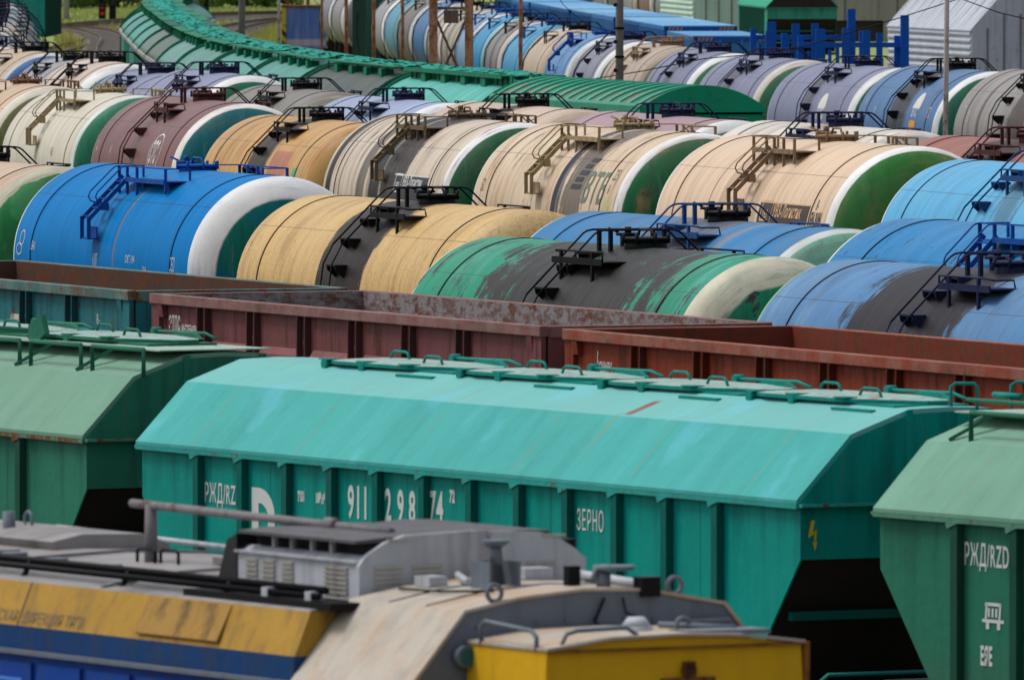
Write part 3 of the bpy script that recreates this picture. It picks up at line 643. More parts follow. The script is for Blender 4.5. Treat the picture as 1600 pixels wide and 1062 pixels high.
gondola(4.64,143.08,22.579,13.45,[-4.5,-2.62,-.78,1.05,2.93,4.8],(.19,.036,.018),.12,(.15,.035,.02),'rust red gondola at right',7,topcol=(.24,.055,.03),
   texts=[(flat_text('?',.17,.8,.006),WHITE,'lettering',-5.85,3.13,-1.482),(flat_text('НСШМВЧ',.17,.55,.006),WHITE,'lettering',-5.85,3.0,-1.482),(flat_text('81',.2,.5,.01),WHITE,'lettering',4.0,2.9,-1.482)])

# ------------------------------------------------------------------ grain hoppers
def hopper(x,y,yaw,body,roof,label,seed,style='new',texts=(),trimrust=.25,far=False,group='grain hoppers in one train'):
    t=thing('grain_hopper',label,'hopper wagon',x,y,yaw,group)
    L=13.43; h=L/2; ze=3.235; W_=1.56
    def bx_(s,c,st,mo,fi):
        c=s.mix(s.mul(s.sm(s.z,ze-.7,ze-.1),s.mul(s.sm(st,.40,.62),.35)),c,tuple(k*.3 for k in body))
        run=s.noise(s.comb(s.mul(s.x,16.),s.mul(s.y,16.),s.mul(s.z,.7)),1.,4,.6)
        c=s.mix(s.mul(s.sm(run,.66,.72),.55),c,(.17,.09,.035))
        c=s.mix(s.mul(s.sm(s.noise(s.co,5.5,7,.8),.66,.70),.6),c,(.14,.06,.03))
        q=s.ma('PINGPONG',s.add(s.x,50.45),1.455); c=s.mix(s.mul(s.sm(q,.014,.006),.6),c,tuple(k*.3 for k in body))
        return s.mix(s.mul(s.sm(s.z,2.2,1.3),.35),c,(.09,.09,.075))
    mb=paint('hopper_body_%d'%seed,body,dirt=.28,rust=.0,sp=.9,seed=seed,dirtcol=tuple(k*.35 for k in body),rough=.5,extra=bx_)
    def rx(s,c,st,mo,fi):
        n=s.noise(s.comb(s.mul(s.x,2.6),s.mul(s.y,.35),s.mul(s.z,.35)),1.,6,.65)
        c=s.mix(s.mul(s.sm(n,.5,.72),.3),c,tuple(min(1,k*1.3+.04) for k in roof)); 
        c=s.mix(s.mul(s.sm(n,.47,.3),.28),c,tuple(k*.7 for k in roof))
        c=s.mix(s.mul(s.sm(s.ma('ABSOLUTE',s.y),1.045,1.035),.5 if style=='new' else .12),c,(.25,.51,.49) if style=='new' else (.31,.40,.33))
        q=s.ma('PINGPONG',s.add(s.x,50.3),1.12)
        c=s.mix(s.mul(s.sm(q,.022,.008),s.mul(s.sm(fi,.35,.6),.55)),c,(.25,.22,.12))
        if style=='new':
            d=s.ma('ABSOLUTE',s.sub(s.x,2.28)); c=s.mix(s.mul(s.mul(s.sm(d,.05,.02),s.sm(s.y,-.95,-1.0)),s.mul(s.sm(s.y,-1.55,-1.1),.5)),c,(.22,.25,.10))
            d=s.ma('ABSOLUTE',s.sub(s.x,2.42)); c=s.mix(s.mul(s.mul(s.sm(d,.09,.05),s.sm(s.y,-.62,-.7)),s.sm(s.y,-1.03,-.98)),c,(.24,.10,.07))
            c=s.mix(s.mul(s.sm(s.noise(s.comb(s.x,s.mul(s.y,.5),s.z),1.4,4,.5),.58,.72),.35),c,(.14,.50,.62))
        return c
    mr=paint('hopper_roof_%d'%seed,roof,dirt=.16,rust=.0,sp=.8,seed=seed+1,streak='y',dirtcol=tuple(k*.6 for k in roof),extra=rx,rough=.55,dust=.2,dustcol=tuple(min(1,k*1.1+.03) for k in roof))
    mtr=paint('hopper_trim_%d'%seed,tuple(min(1,(a+b)*.5) for a,b in zip(body,roof)),dirt=.3,rust=trimrust,rustcol=(.22,.08,.03),sp=2.,seed=seed+2)
    mrib=paint('hopper_rib_%d'%seed,tuple(k*.42 for k in body),dirt=.3,sp=1.,seed=seed+4)  # darkened body colour: shade on the ribs' turned sides is painted in
    mtop=paint('hopper_hatch_frame_%d'%seed,tuple(k*.85 for k in body),dirt=.3,rust=.1,sp=2.,seed=seed+3)
    b=M()
    for sy in (-1,1): b.pry([(-h,ze-.03),(-h,2.70),(-h+1.25,1.22),(h-1.25,1.22),(h,2.70),(h,ze-.03)],min(sy*W_,sy*(W_-.02)),max(sy*W_,sy*(W_-.02)))
    for e in (-1,1): b.box(min(e*h,e*(h-.02)),max(e*h,e*(h-.02)),-W_+.021,W_-.021,2.70,ze-.031)
    ob('body',b,mb,t)
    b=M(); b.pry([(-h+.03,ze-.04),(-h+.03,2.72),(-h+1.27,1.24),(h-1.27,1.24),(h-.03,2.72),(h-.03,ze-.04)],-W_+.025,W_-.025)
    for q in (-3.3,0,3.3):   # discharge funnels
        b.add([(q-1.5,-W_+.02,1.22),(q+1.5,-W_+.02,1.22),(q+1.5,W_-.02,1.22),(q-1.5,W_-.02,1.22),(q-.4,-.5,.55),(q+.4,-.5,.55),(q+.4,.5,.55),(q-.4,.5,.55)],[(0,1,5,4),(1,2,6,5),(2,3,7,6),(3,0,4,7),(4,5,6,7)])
    ob('chute',b,DARK,t)  # near-black colour holds the deep shade, and dirt, of the end slopes
    pr=[(-1.62,ze-.02),(-1.62,ze+.015),(-1.04,ze+.61),(-.43,ze+.825),(0,ze+.84),(.43,ze+.825),(1.04,ze+.61),(1.62,ze+.015),(1.62,ze-.02)]
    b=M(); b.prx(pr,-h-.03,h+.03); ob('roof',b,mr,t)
    # gable ends: darker recessed sheet with lips
    for e in (-1,1):
        b=M(); g=[(a*.985,ze-.03+(z-ze)*.985) for a,z in pr]
        b.prx(g,min(e*(h+.034),e*(h+.045)),max(e*(h+.034),e*(h+.045)))
        b.box(min(e*(h+.045),e*(h+.06)),max(e*(h+.045),e*(h+.06)),-.47,-.40,ze-.0,ze+.82)
        b.box(min(e*(h+.045),e*(h+.06)),max(e*(h+.045),e*(h+.06)),.40,.47,ze-.0,ze+.82)
        ob('gable',b,DARK if far else mb,t)  # far sheet in black stands for the shade inside its open end
        b=M(); b.box(min(e*(h),e*(h+.10)),max(e*(h),e*(h+.10)),-1.6,1.6,ze-.05,ze-.022); ob('gable_sill',b,mtr,t)
    b=M()
    for sy in (-1,1):
        b.box(-h-.03,h+.03,min(sy*1.565,sy*1.625),max(sy*1.565,sy*1.625),ze-.065,ze-.023)
    ribx=[-5.38+.965*i for i in range(12)]
    for sy in (-1,1):
        for r in ribx: b.add([(r-.12,sy*1.65,ze-.067),(r+.06,sy*1.65,ze-.067),(r-.10,sy*1.65,ze-.12),(r-.12,sy*1.56,ze-.067),(r+.06,sy*1.56,ze-.067),(r-.10,sy*1.56,ze-.12)],[(0,1,2),(3,5,4),(0,3,4,1),(1,4,5,2),(2,5,3,0)])
    ob('eave_rail',b,mtr,t)
    for sy in (-1,1):
        for r in ribx:
            b=M(); zb=1.24 if abs(r)<h-1.3 else 1.3+ (abs(r)-(h-1.25))*1.18
            b.box(r-.055,r+.055,min(sy*1.562,sy*1.640),max(sy*1.562,sy*1.640),zb,ze-.068); ob('side_rib',b,mrib,t)
    b=M(); b.box(-h-.2,h+.2,-.22,.22,.98,1.2)
    for e in (-1,1):
        b.box(min(e*(h-1.2),e*(h+.25)),max(e*(h-1.2),e*(h+.25)),-1.5,1.5,1.10,1.2)
        pass
    ob('underframe',b,DARK,t)
    for e in (-1,1): ob('end_beam',M().box(min(e*(h-.42),e*(h-.34)),max(e*(h-.42),e*(h-.34)),-1.45,1.45,2.12,2.20),mrib,t)
    b=M()
    for e in (-1,1):
        b.tube([(e*(h+.2),-1.45,1.2),(e*(h+.2),-1.45,1.60),(e*(h+.2),-1.38,1.65),(e*(h+.2),1.38,1.65),(e*(h+.2),1.45,1.60),(e*(h+.2),1.45,1.2)],.02)
        b.tube([(e*(h+.2),-.5,1.2),(e*(h+.2),-.5,1.5),(e*(h+.2),.5,1.5),(e*(h+.2),.5,1.2)],.02)
    ob('end_railing',b,mb,t)
    ob('coupler',coupler_mesh(14.72,h),DARK,t); gear(t,5.2,not far)
    # roof hatches
    zt=ze+(.835 if style=='new' else .885)
    for k,cx in enumerate((-3.55,-.68,2.2,5.1) if style=='new' else (-4.2,-1.3,1.55,4.45)):
        b=M(); b.box(cx-1.33,cx+1.33,-.40,.40,zt-.05,zt+.012)
        for q in (-1.25,-.45,.45): 
            b.cyl((cx+q+.02,-.50,zt+.01),(cx+q+.02,-.44,zt+.01),.055,n=12) if q<.4 else None
            b.box(cx+q-.1,cx+q+.12,-.49,-.35,zt+.052,zt+.064)
        b.box(cx+.45,cx+1.2,-.57,-.52,zt-.07,zt-.03)
        hb=ob('roof_hatch',b,mtop,t)
        b=M(); zz=zt+.013; top=[(-1.25,-.44),(-.9,-.50),(.5,-.47),(1.34,-.05),(1.30,.2),(.7,.50),(-.9,.47),(-1.3,.2)]
        n=len(top); vs=[(cx+a,b_,zz) for a,b_ in top]+[(cx+a,b_,zz+.035) for a,b_ in top]+[(cx+a*.8,b_*.6,zz+.055) for a,b_ in top]
        fs=[(j,(j+1)%n,(j+1)%n+n,j+n) for j in range(n)]; b.add(vs,fs)
        ob('hatch_rim',b,mtop,hb)
        b=M(); b.add(vs,[(j+n,(j+1)%n+n,(j+1)%n+2*n,j+2*n) for j in range(n)]+[tuple(range(2*n,3*n))])
        ob('hatch_cover',b,paint('hatch_top_%d'%seed,(.27,.40,.36),dirt=.4,rust=.25,rustcol=(.42,.2,.1),sp=1.6,seed=seed+5),hb)
        b=M()
        for q,yy in ((-.75,.12),(.55,-.2)):
            b.tube([(cx+q-.21,yy,zz+.04),(cx+q-.16,yy,zz+.11),(cx+q-.12,yy,zz+.125),(cx+q+.12,yy,zz+.125),(cx+q+.16,yy,zz+.11),(cx+q+.21,yy,zz+.04)],.014)
        b.tube([(cx-.2,.45,zz+.07),(cx+.9,.48,zz+.08),(cx+1.3,.4,zz+.04)],.018); b.cyl((cx-.2,.4,zz+.07),(cx-.2,.5,zz+.07),.045,n=10)
        b.pry([(cx+.4,zz+.03),(cx+.55,zz+.09),(cx+.95,zz+.09),(cx+1.1,zz+.03)],.3,.36)
        ob('hatch_handle',b,mtop,hb)
    if style=='old':
        b=M()
        ob('roof_plate',M().box(-h-.03,h+.03,-.74,.55,ze+.858,ze+.872),paint('roof_plate_%d'%seed,(.30,.42,.34),dirt=.3,rust=.2,rustcol=(.3,.15,.08),sp=1.5,seed=seed+8),t)
        for k in range(9): b.bar((-6.1+1.47*k,-.70,ze+.87),(-6.4+1.47*k,-1.02,ze+.63),.05,.03)

        for k in range(9):
            q=-6.1+1.47*k
            b.tube([(q,-.98,ze+.60),(q,-.98,ze+.885),(q+1.2,-.98,ze+.885),(q+1.2,-.98,ze+.60)],.024,n=6)
        b.tube([(-h,-.62,ze+.97),(h-3.2,-.62,ze+.97)],.022)
        b.pry([(h-3.3,ze+.86),(h-3.3,ze+1.02),(h-3.0,ze+1.14),(h-2.9,ze+.95),(h-3.1,ze+.84)],-.64,-.58)
        ob('roof_walkway',b,mtop,t)
    else:
        b=M()
        for yy in (.1,.75):
            b.tube([(h-.1,yy,ze+.8),(h-.1,yy,ze+1.02),(h-.05,yy+.02,ze+1.05),(h+.05,yy+.16,ze+1.05),(h+.07,yy+.18,ze+1.02),(h+.07,yy+.18,ze+.3)],.016)
        b.tube([(h-.2,.62,ze+.93),(h+.3,.62,ze+.93)],.03)
        ob('grab_rail',b,mtop,t)
    for (me,tm,nm,lx,lz) in texts: ob(nm,me,tm,t,(lx,-W_-.006,lz),(1,1,1),(PI/2,0,0))
    return t
def pshape(w,h,t):
    b=M(); b.add([(0,0,0),(t,0,0),(t,h,0),(0,h,0)],[(0,1,2,3)])
    n=14; o=[];i=[]
    for k in range(n+1):
        a=PI/2-PI/2*k/n; o.append((t+(w-t)*math.cos(a)*1.0,h-.45*h+.45*h*math.sin(a),0)); i.append((t+(w-2*t)*math.cos(a),h-.45*h+(.45*h-t)*math.sin(a),0))
    for k in range(n): b.add([o[k],o[k+1],i[k+1],i[k]],[(0,1,2,3)])
    b.add([(w-t,0,0),(w,0,0),(w,h-.45*h,0),(w-t,h-.45*h,0)],[(0,1,2,3)])
    return b.mesh('lettering')
def worn_paint(name,c1,c2):
    s=S(name); n=s.noise(s.comb(s.x,s.y,s.z),9.,7,.8); m=s.noise(s.co,1.5,3,.6); return s.out(s.mix(s.sm(s.add(s.mul(n,.75),s.mul(m,.25)),.55,.75),c1,c2),.7)
STEN=worn_paint('stencil_grey_white',(.56,.60,.58),(.16,.36,.32))
YEL=plain('yellow_mark',(.6,.5,.03),.6)
ft=lambda s_,z,xs=.55,b=.01: flat_text(s_,z,xs,b)
BODY_T=(.002,.245,.205); ROOF_T=(.05,.325,.305)
h2=hopper(.821,119.021,28.435,BODY_T,ROOF_T,'bright turquoise grain hopper numbered 911 298 74 in the middle',11,'new',
  texts=[(ft('РЖД/RZD',.27,.60,.003),STEN,'lettering',-5.32,2.70),(pshape(.50,.62,.15),STEN,'emblem',-4.28,2.27),(ft('7151',.13,.5),STEN,'lettering',-3.28,2.80),(ft('10Вм²',.13,.5),STEN,'lettering',-2.9,2.80),
   (ft('911',.44,.62,.012),STEN,'lettering',-2.22,2.69),(ft('2',.44,.62,.012),STEN,'lettering',-1.44,2.69),(ft('9',.44,.62,.012),STEN,'lettering',-1.18,2.69),(ft('8',.44,.62,.012),STEN,'lettering',-.94,2.69),(ft('74',.44,.62,.012),STEN,'lettering',-.52,2.71),(ft('72',.16,.6),STEN,'lettering',-.10,2.93),(ft('ЗЕРНО',.28,.54,.0),STEN,'lettering',2.45,2.78)])
b=M(); b.add([(.03,.16,0),(.07,.16,0),(.045,.05,0),(0,.03,0)],[(0,1,2,3)]); b.add([(0,.03,0),(.085,.075,0),(.09,.055,0),(.0,.0,0)],[(0,1,2,3)]); b.add([(.06,.065,0),(.09,.06,0),(.075,-.06,0),(.065,-.06,0)],[(0,1,2,3)]); b.add([(.045,-.04,0),(.095,-.04,0),(.07,-.12,0)],[(0,1,2)])
ob('warning_mark',b,YEL,h2,(6.723,-1.48,2.9),(1,1,1),(PI/2,0,PI/2))
hopper(-6.117,132.139,27.856,(.025,.165,.105),(.14,.28,.20),'older sage green grain hopper with raised roof walkway, left edge',21,'old',trimrust=.6)
wag=M()
for q in (0,.22): wag.add([(q,.08,0),(q+.03,.08,0),(q+.05,.24,0),(q+.02,.24,0)],[(0,1,2,3)])
wag.add([(0,.21,0),(.26,.21,0),(.27,.24,0),(.01,.24,0)],[(0,1,2,3)]); wag.add([(-.04,.06,0),(.31,.06,0),(.31,.09,0),(-.04,.09,0)],[(0,1,2,3)])
for q in (.05,.11,.17): wag.add([(q,.11,0),(q+.03,.11,0),(q+.035,.19,0),(q+.005,.19,0)],[(0,1,2,3)])
for q in (.02,.2): wag.add([(q,0,0),(q+.05,0,0),(q+.05,.06,0),(q,.06,0)],[(0,1,2,3)])
hopper(8.143,106.098,31.087,(.022,.155,.095),(.14,.30,.215),'dark green grain hopper with small white wagon emblem, right edge',31,'old',trimrust=.2,
  texts=[(ft('РЖД/RZD',.28,.52,.003),STEN,'lettering',-5.32,2.80),(wag.mesh('wagon_emblem'),STEN,'emblem',-4.98,2.24),(ft('ЕЯЕ',.22,.45),STEN,'lettering',-5.05,1.92),(pshape(.50,.60,.15),STEN,'emblem',-4.27,2.13),(flat_text('П',.6,.8,.03),STEN,'lettering',-4.27,1.55)])

# ------------------------------------------------------------------ foreground locomotive
def loco():
    t=thing('diesel_locomotive','yellow and blue diesel locomotive with grey roof in the blurred foreground','locomotive',.5485,80.831,30.)
    def grime(s,c,st,mo,fi): return s.mix(s.mul(s.sm(s.noise(s.comb(s.mul(s.x,1.1),s.mul(s.y,2),s.mul(s.z,.7)),1.3,6,.6),.52,.7),.45),c,(.12,.08,.05))
    YL=paint('loco_yellow',(.38,.22,.035),dirt=.65,rust=.05,dirtcol=(.16,.10,.05),sp=1.2,extra=grime,rough=.45,seams=[('x',4.6,.9,.012,(.05,.04,.03),.9)])
    YC=paint('loco_yellow_nose',(.66,.37,.012),dirt=.22,rust=.0,dirtcol=(.3,.15,.02),sp=1.,rough=.42)
    BD=paint('loco_dark_blue',(.010,.05,.155),dirt=.4,rust=.0,sp=1.2); BB=paint('loco_blue',(.008,.055,.29),dirt=.35,sp=1.2)
    GR=paint('loco_roof_grey',(.24,.23,.23),dirt=.65,rust=.0,dirtcol=(.07,.06,.06),sp=.8,streak='y',dust=.4,dustcol=(.36,.33,.32))
    GL=paint('loco_louvre_grey',(.42,.44,.48),dirt=.45,rust=.05,sp=1.1,dirtcol=(.1,.09,.09)); GD=paint('loco_cab_grey',(.14,.165,.20),dirt=.25,rust=.0,sp=1.1)
    def rusty(s,c,st,mo,fi):
        n=s.noise(s.comb(s.mul(s.x,2.2),s.mul(s.y,.7),s.mul(s.z,.7)),1.9,3,.5)
        c=s.mix(s.mul(s.sm(s.noise(s.comb(s.mul(s.x,1.5),s.y,s.z),3.,6,.7),.45,.7),.4),c,(.24,.20,.17)); return s.mix(s.mul(s.sm(n,.44,.68),.6),c,(.46,.27,.14))
    BE=paint('loco_cab_roof_rusty',(.44,.40,.34),dirt=.15,sp=1.,extra=rusty,streak='y')
    # long hood
    x0,x1=-16.5,-1.53
    prof=[(-1.45,1.3),(-1.45,3.60),(-1.42,3.63),(-1.42,3.78),(-1.30,4.07),(-.7,4.16),(0,4.19),(.7,4.16),(1.30,4.07),(1.42,3.78),(1.42,3.63),(1.45,3.60),(1.45,1.3)]
    b=M(); b.prx([(-1.45,1.3),(-1.45,3.585),(1.45,3.585),(1.45,1.3)],x0,x1); ob('lower_body',b,BB,t)
    b=M(); b.prx([(-1.425,3.585),(-1.425,3.775),(1.425,3.775),(1.425,3.585)],x0,x1); ob('blue_band',b,BD,t)
    b=M(); b.prx([(-1.42,3.775),(-1.30,4.07),(1.30,4.07),(1.42,3.775)],x0,x1); ob('yellow_band',b,YL,t)
    b=M(); b.prx([(-1.30,4.07),(-1.29,4.08),(-.7,4.16),(0,4.19),(.7,4.16),(1.29,4.08),(1.30,4.07)],x0,x1,smooth=False); ob('hood_roof',b,GR,t)
    b=M(); b.box(x0,x1,-1.50,-1.45,3.585,3.615); b.box(x0,x1,1.45,1.5,3.585,3.615); ob('side_ledge',b,GD,t)
    for k in range(12):
        q=x0+.3+k*1.02
        for i in range(8): pass
    for k in range(20):
        q=x1-1.1-k*.72
        if q<x0+.6: break
        b=M(); b.box(q-.31,q+.31,-1.475,-1.452,2.2,3.53)
        pn=ob('side_door',b,BB,t)
        b=M()
        for i in range(6):
            z=3.42-i*.055; b.prx([(-1.477,z),(-1.50,z-.022),(-1.477,z-.03)],q-.2,q+.2)
        ob('louvre',b,paint('louvre_pale_blue',(.03,.12,.38),dirt=.2,sp=2.),pn)
    # yellow hinged flap
    b=M(); b.add([(-3.75,-1.430,3.82),(-2.6,-1.430,3.82),(-2.6,-1.312,4.06),(-3.75,-1.312,4.06),(-3.75,-1.42,3.81),(-2.6,-1.42,3.81),(-2.6,-1.30,4.06),(-3.75,-1.30,4.06)],[(0,1,2,3),(4,7,6,5),(0,4,5,1),(0,3,7,4),(1,5,6,2),(3,2,6,7)]); ob('side_flap',b,paint('loco_flap_yellow',(.33,.19,.045),dirt=.75,sp=1.3,dirtcol=(.05,.04,.03)),t)
    # faded wording on the band
    me=text_mesh('КАЛИНИНГРАДСКАЯ  ДИРЕКЦИЯ ТЯГИ',.12,.82); me.materials.clear(); me.materials.append(None)
    ob('lettering',me,plain('faded_lettering',(.20,.16,.13),.8),t,(-6.65,-1.418,3.80),(1,1,1),(rad(68),0,0))
    # roof handrail
    b=M(); b.tube([(x0,-1.12,4.20),(x1-.1,-1.12,4.20)],.026); b.tube([(x0,-1.18,4.16),(x1-.1,-1.18,4.16)],.022)
    k=x0+.5
    while k<x1: b.bar((k,-1.2,4.06),(k,-1.12,4.21),.03,.03); k+=1.45
    ob('roof_rail',b,BLK,t)
    b=M()
    for q,yy in ((-5.6,-.35),(-5.35,-.3),(-8.2,-.5),(-4.3,.5)):
        b.tube([(q-.13,yy,4.15),(q-.13,yy,4.25),(q-.1,yy,4.27),(q+.1,yy,4.27),(q+.13,yy,4.25),(q+.13,yy,4.15)],.012)
    ob('lifting_handle',b,BLK,t)
    b=M()
    for q,yy in ((-7.0,-.65),(-6.2,-.75),(-5.3,-.8),(-4.6,-.85),(-8.,-.6)): b.cyl((q,yy,4.15),(q,yy,4.19),.09,n=12)
    ob('roof_fitting',b,GD,t)
    b=M()
    for q in (-4.5,-6.6,-9.4): b.box(q-.02,q+.02,-1.28,1.28,4.09,4.205) if 0 else b.prx([(-1.29,4.085),(-.7,4.165),(0,4.195),(.7,4.165),(1.29,4.085),(1.29,4.10),(.7,4.182),(0,4.212),(-.7,4.182),(-1.29,4.10)],q-.025,q+.025)
    ob('roof_joint_strip',b,GR,t)
    b=M(); b.box(-5.0,-4.1,-.15,.75,4.19,4.235); b.box(-7.9,-7.3,-.95,-.45,4.13,4.19); b.tube([(-4.05,.3,4.21),(-3.6,.3,4.22),(-3.5,.3,4.3)],.03); ob('roof_cover',b,GR,t)
    b=M(); b.cyl((-8.33,0,4.15),(-8.33,0,4.40),.05,.045,n=12); ob('vent_stack',b,GD,t)
    b=M(); b.tube([(-5.9,-.3,4.575),(-2.9,-.3,4.55),(-2.2,-.3,4.54)],.030,n=10); b.cyl((-5.62,-.3,4.17),(-5.62,-.3,4.58),.048,.042,n=12); b.cyl((-3.1,-.3,4.555),(-2.95,-.3,4.553),.05,n=10); ob('exhaust_pipe',b,paint('pipe_grey',(.17,.16,.17),dirt=.5,rust=.2,sp=2.),t)
    b=M(); b.tube([(-9.3,.9,4.22),(-6.2,.9,4.19)],.02); b.bar((-9.0,.9,4.1),(-9.,.9,4.22),.03,.03); b.bar((-7.9,.9,4.1),(-7.9,.9,4.22),.03,.03); b.bar((-6.6,.9,4.1),(-6.6,.9,4.22),.03,.03); ob('far_roof_rail',b,GL,t)
    b=M(); b.prx([(-.2,4.16),(-.25,4.24),(.0,4.29),(.5,4.28),(.7,4.2),(.7,4.14)],-13,-7.2); ob('roof_duct',b,GR,t)
    b=M(); b.tube([(-8.6,.3,4.27)]+[(-8.6+.06*math.cos(a),.3,4.26+.06+.06*math.sin(a)) for a in [rad(q) for q in range(-90,271,30)]],.012); ob('lifting_ring',b,GD,t)
    # cooling housing
    hx0,hx1=-3.3,-1.62
    b=M(); b.prx([(-.88,4.12),(-.88,4.37),(-.80,4.42),(.80,4.42),(.88,4.37),(.88,4.12)],hx0,hx1-.004); ob('cooler_housing',b,GL,t)
    b=M(); pr=[(-.90,4.12),(-.90,4.36),(-.84,4.43),(-.70,4.51),(-.55,4.555),(0,4.575),(.50,4.55),(.64,4.51),(.78,4.43),(.84,4.36),(.84,4.12)]; b.prx(pr,hx1-.003,hx1+.04); hs=ob('housing_end_wall',b,GL,t)
    b=M()
    for yy in (-.68,-.38,.2,.50):
        for i in range(5): b.box(hx1+.041,hx1+.055,yy-.11,yy+.11,4.20+i*.035,4.215+i*.035)
    for yy in (-.6,.6): b.box(hx1+.041,hx1+.052,yy-.09,yy+.09,4.52,4.535)
    ob('louvre',b,paint('louvre_cream',(.42,.40,.34),dirt=.2,sp=2.),hs)
    b=M()
    for xx in (-3.1,-2.86,-2.6,-2.0,-1.85):
        for i in range(6): b.box(xx-.085,xx+.085,-.895,-.882,4.16+i*.033,4.174+i*.033)
    ob('louvre',b,paint('louvre_cream2',(.36,.34,.28),dirt=.3,sp=2.),hs)
    b=M(); b.box(hx0-.02,hx1,-.90,-.78,4.375,4.39); ob('housing_ledge',b,GL,t)
    b=M(); 
    for xx in (-2.95,-2.70,-2.42,-2.15): b.box(xx-.015,xx+.015,-.8,-.77,4.39,4.50)
    ob('lid_post',b,GL,t)
    b=M(); b.box(hx0-.1,hx1-.004,-.74,.8,4.40,4.495); ob('shaft_interior',b,BLK,t)  # black block stands for the shade in the open gap under the lids
    for k,(ya,yb,dx) in enumerate(((-.90,-.40,0.),(-.38,.10,.12),(.12,.60,.24))):
        b=M(); b.prx([(ya,4.505+.008*k),(ya,4.525+.01*k),((ya+yb)/2,4.545+.01*k),(yb,4.54+.01*k),(yb,4.52+.008*k)],hx0+.05+dx*0,hx1-.01+.0*k); ob('shaft_lid',b,paint('lid_grey',(.10,.095,.105),dirt=.5,sp=1.),t)
    b=M(); b.add([(hx0,-.89,4.12),(hx0,.89,4.12),(hx0,.89,4.50),(hx0,-.89,4.50),(hx0-.45,-.80,4.12),(hx0-.45,.80,4.12),(hx0-.34,.78,4.44),(hx0-.34,-.78,4.44)],[(0,1,2,3),(4,7,6,5),(3,2,6,7),(0,3,7,4),(1,5,6,2),(0,4,5,1)]); ob('housing_cowl',b,BLK,t)
    b=M(); b.box(-3.4,-1.35,-1.25,-.86,4.08,4.13); ob('side_trough',b,BLK,t)
    for q in (-2.35,-1.75): ob('trough_fitting',M().box(q-.04,q+.04,-1.2,-1.1,4.131,4.19),GL,t)
    # cab
    roofp=[(-1.0,4.15),(-.6,4.225),(-.1,4.27),(.4,4.255),(1.0,4.15)]
    wall=[(-1.50,3.55),(-1.0,4.135),(-.6,4.21),(-.1,4.255),(.4,4.24),(1.0,4.135),(1.50,3.55),(1.5,1.3),(-1.5,1.3)]
    b=M(); b.prx(wall,-1.5,-.002); ob('cab_body',b,GD,t)
    b=M(); full=[(-1.56,3.50)]+roofp+[(1.56,3.50)]; th=[(a*.988,z-.02) for a,z in full][::-1]
    b.prx(full+th,-1.52,.015); ob('cab_roof',b,BE,t)
    def ring(cx,cy,cz,r=.055):
        return M().tube([(cx,cy+r*math.cos(a),cz+r+.02+r*math.sin(a)) for a in [rad(q) for q in range(0,360,24)]],.016,n=6,closed=True)
    for p in ((-.03,-.75,4.18),(-.03,.63,4.19),(.55,.35,3.96)): 
        b=ring(*p); b.box(p[0]-.02,p[0]+.02,p[1]-.02,p[1]+.02,p[2]-.03,p[2]+.03); ob('lifting_eye',b,GD,t)
    b=M(); b.box(-.85,-.60,-.46,-.44,4.2,4.42); b.box(-.85,-.60,-.24,-.22,4.2,4.42); b.box(-.85,-.83,-.44,-.24,4.2,4.42); b.cyl((-.72,-.34,4.4),(-.72,-.34,4.52),.045,.04,n=12); b.cyl((-.72,-.34,4.52),(-.72,-.34,4.55),.06,.095,n=12); b.cyl((-.72,-.34,4.55),(-.72,-.34,4.56),.095,n=12); ob('chimney',b,GD,t)
    b=M(); b.tube([(-1.3,-.3,4.30),(-.95,-.42,4.27)],.025); b.box(-1.36,-1.16,-.60,-.46,4.23,4.30); b.tube([(-1.2,.55,4.29),(-.55,.55,4.27),(-.3,.6,4.26)],.028); b.box(-1.42,-1.24,.18,.40,4.25,4.33); ob('roof_horn',b,GL,t)
    b=M(); b.cyl((-.2,.18,4.22),(-.2,.18,4.36),.05,n=10); b.cyl((-.2,.26,4.37),(-.2,.26,4.40),.14,n=14); b.tube([(-.2,.1,4.3),(-.2,.12,4.37),(-.2,.24,4.39)],.02); ob('siren',b,GD,t)
    b=M(); b.box(-.08,.04,.34,.48,4.2,4.33); b.box(-.33,-.26,-.05,.04,4.27,4.40); ob('floodlight',b,BLK,t)
    b=M(); b.cyl((.0,-1.02,3.85),(.09,-1.02,3.85),.075,n=16); cl=ob('marker_lamp',b,GD,t); b=M(); b.cyl((.09,-1.02,3.85),(.10,-1.02,3.85),.055,n=16); ob('lens',b,plain('lens_teal',(.03,.13,.13),.15),cl)
    b=M(); b.tube([(.02,.72,3.92),(.05,.72,4.03),(.05,1.0,4.03),(.02,1.05,3.9)],.018); ob('grab_handle',b,GD,t)
    b=M(); b.tube([(.02,.06,4.2),(.03,-.02,4.05),(.03,.06,3.97)],.012); b.tube([(.02,.2,4.2),(.03,.22,4.1),(.03,.42,4.02)],.008); ob('cable',b,BLK,t)
    b=M(); b.box(-1.45,-.05,-.02,.0,4.262,4.268) if 0 else None
    for q in (-1.0,-.5):
        b.prx([(-1.0,4.152),(-.6,4.227),(-.1,4.272),(.4,4.257),(1.0,4.152),(1.0,4.158),(.4,4.265),(-.1,4.28),(-.6,4.235),(-1.0,4.158)],q-.008,q+.008)
    ob('roof_seam',b,GD,t)
    b=M(); b.tube([(-1.4,.75,4.225),(-.9,.78,4.22),(-.4,.74,4.23),(-.25,.5,4.26)],.010); b.tube([(-1.3,-.75,4.22),(-.8,-.72,4.225),(-.3,-.6,4.25)],.009); ob('conduit',b,BLK,t)
    b=M(); b.cyl((-.55,.15,4.26),(-.55,.15,4.33),.035,n=10); b.cyl((-.55,.15,4.33),(-.55,.15,4.345),.06,n=10); ob('antenna_base',b,GL,t)
    b=M()
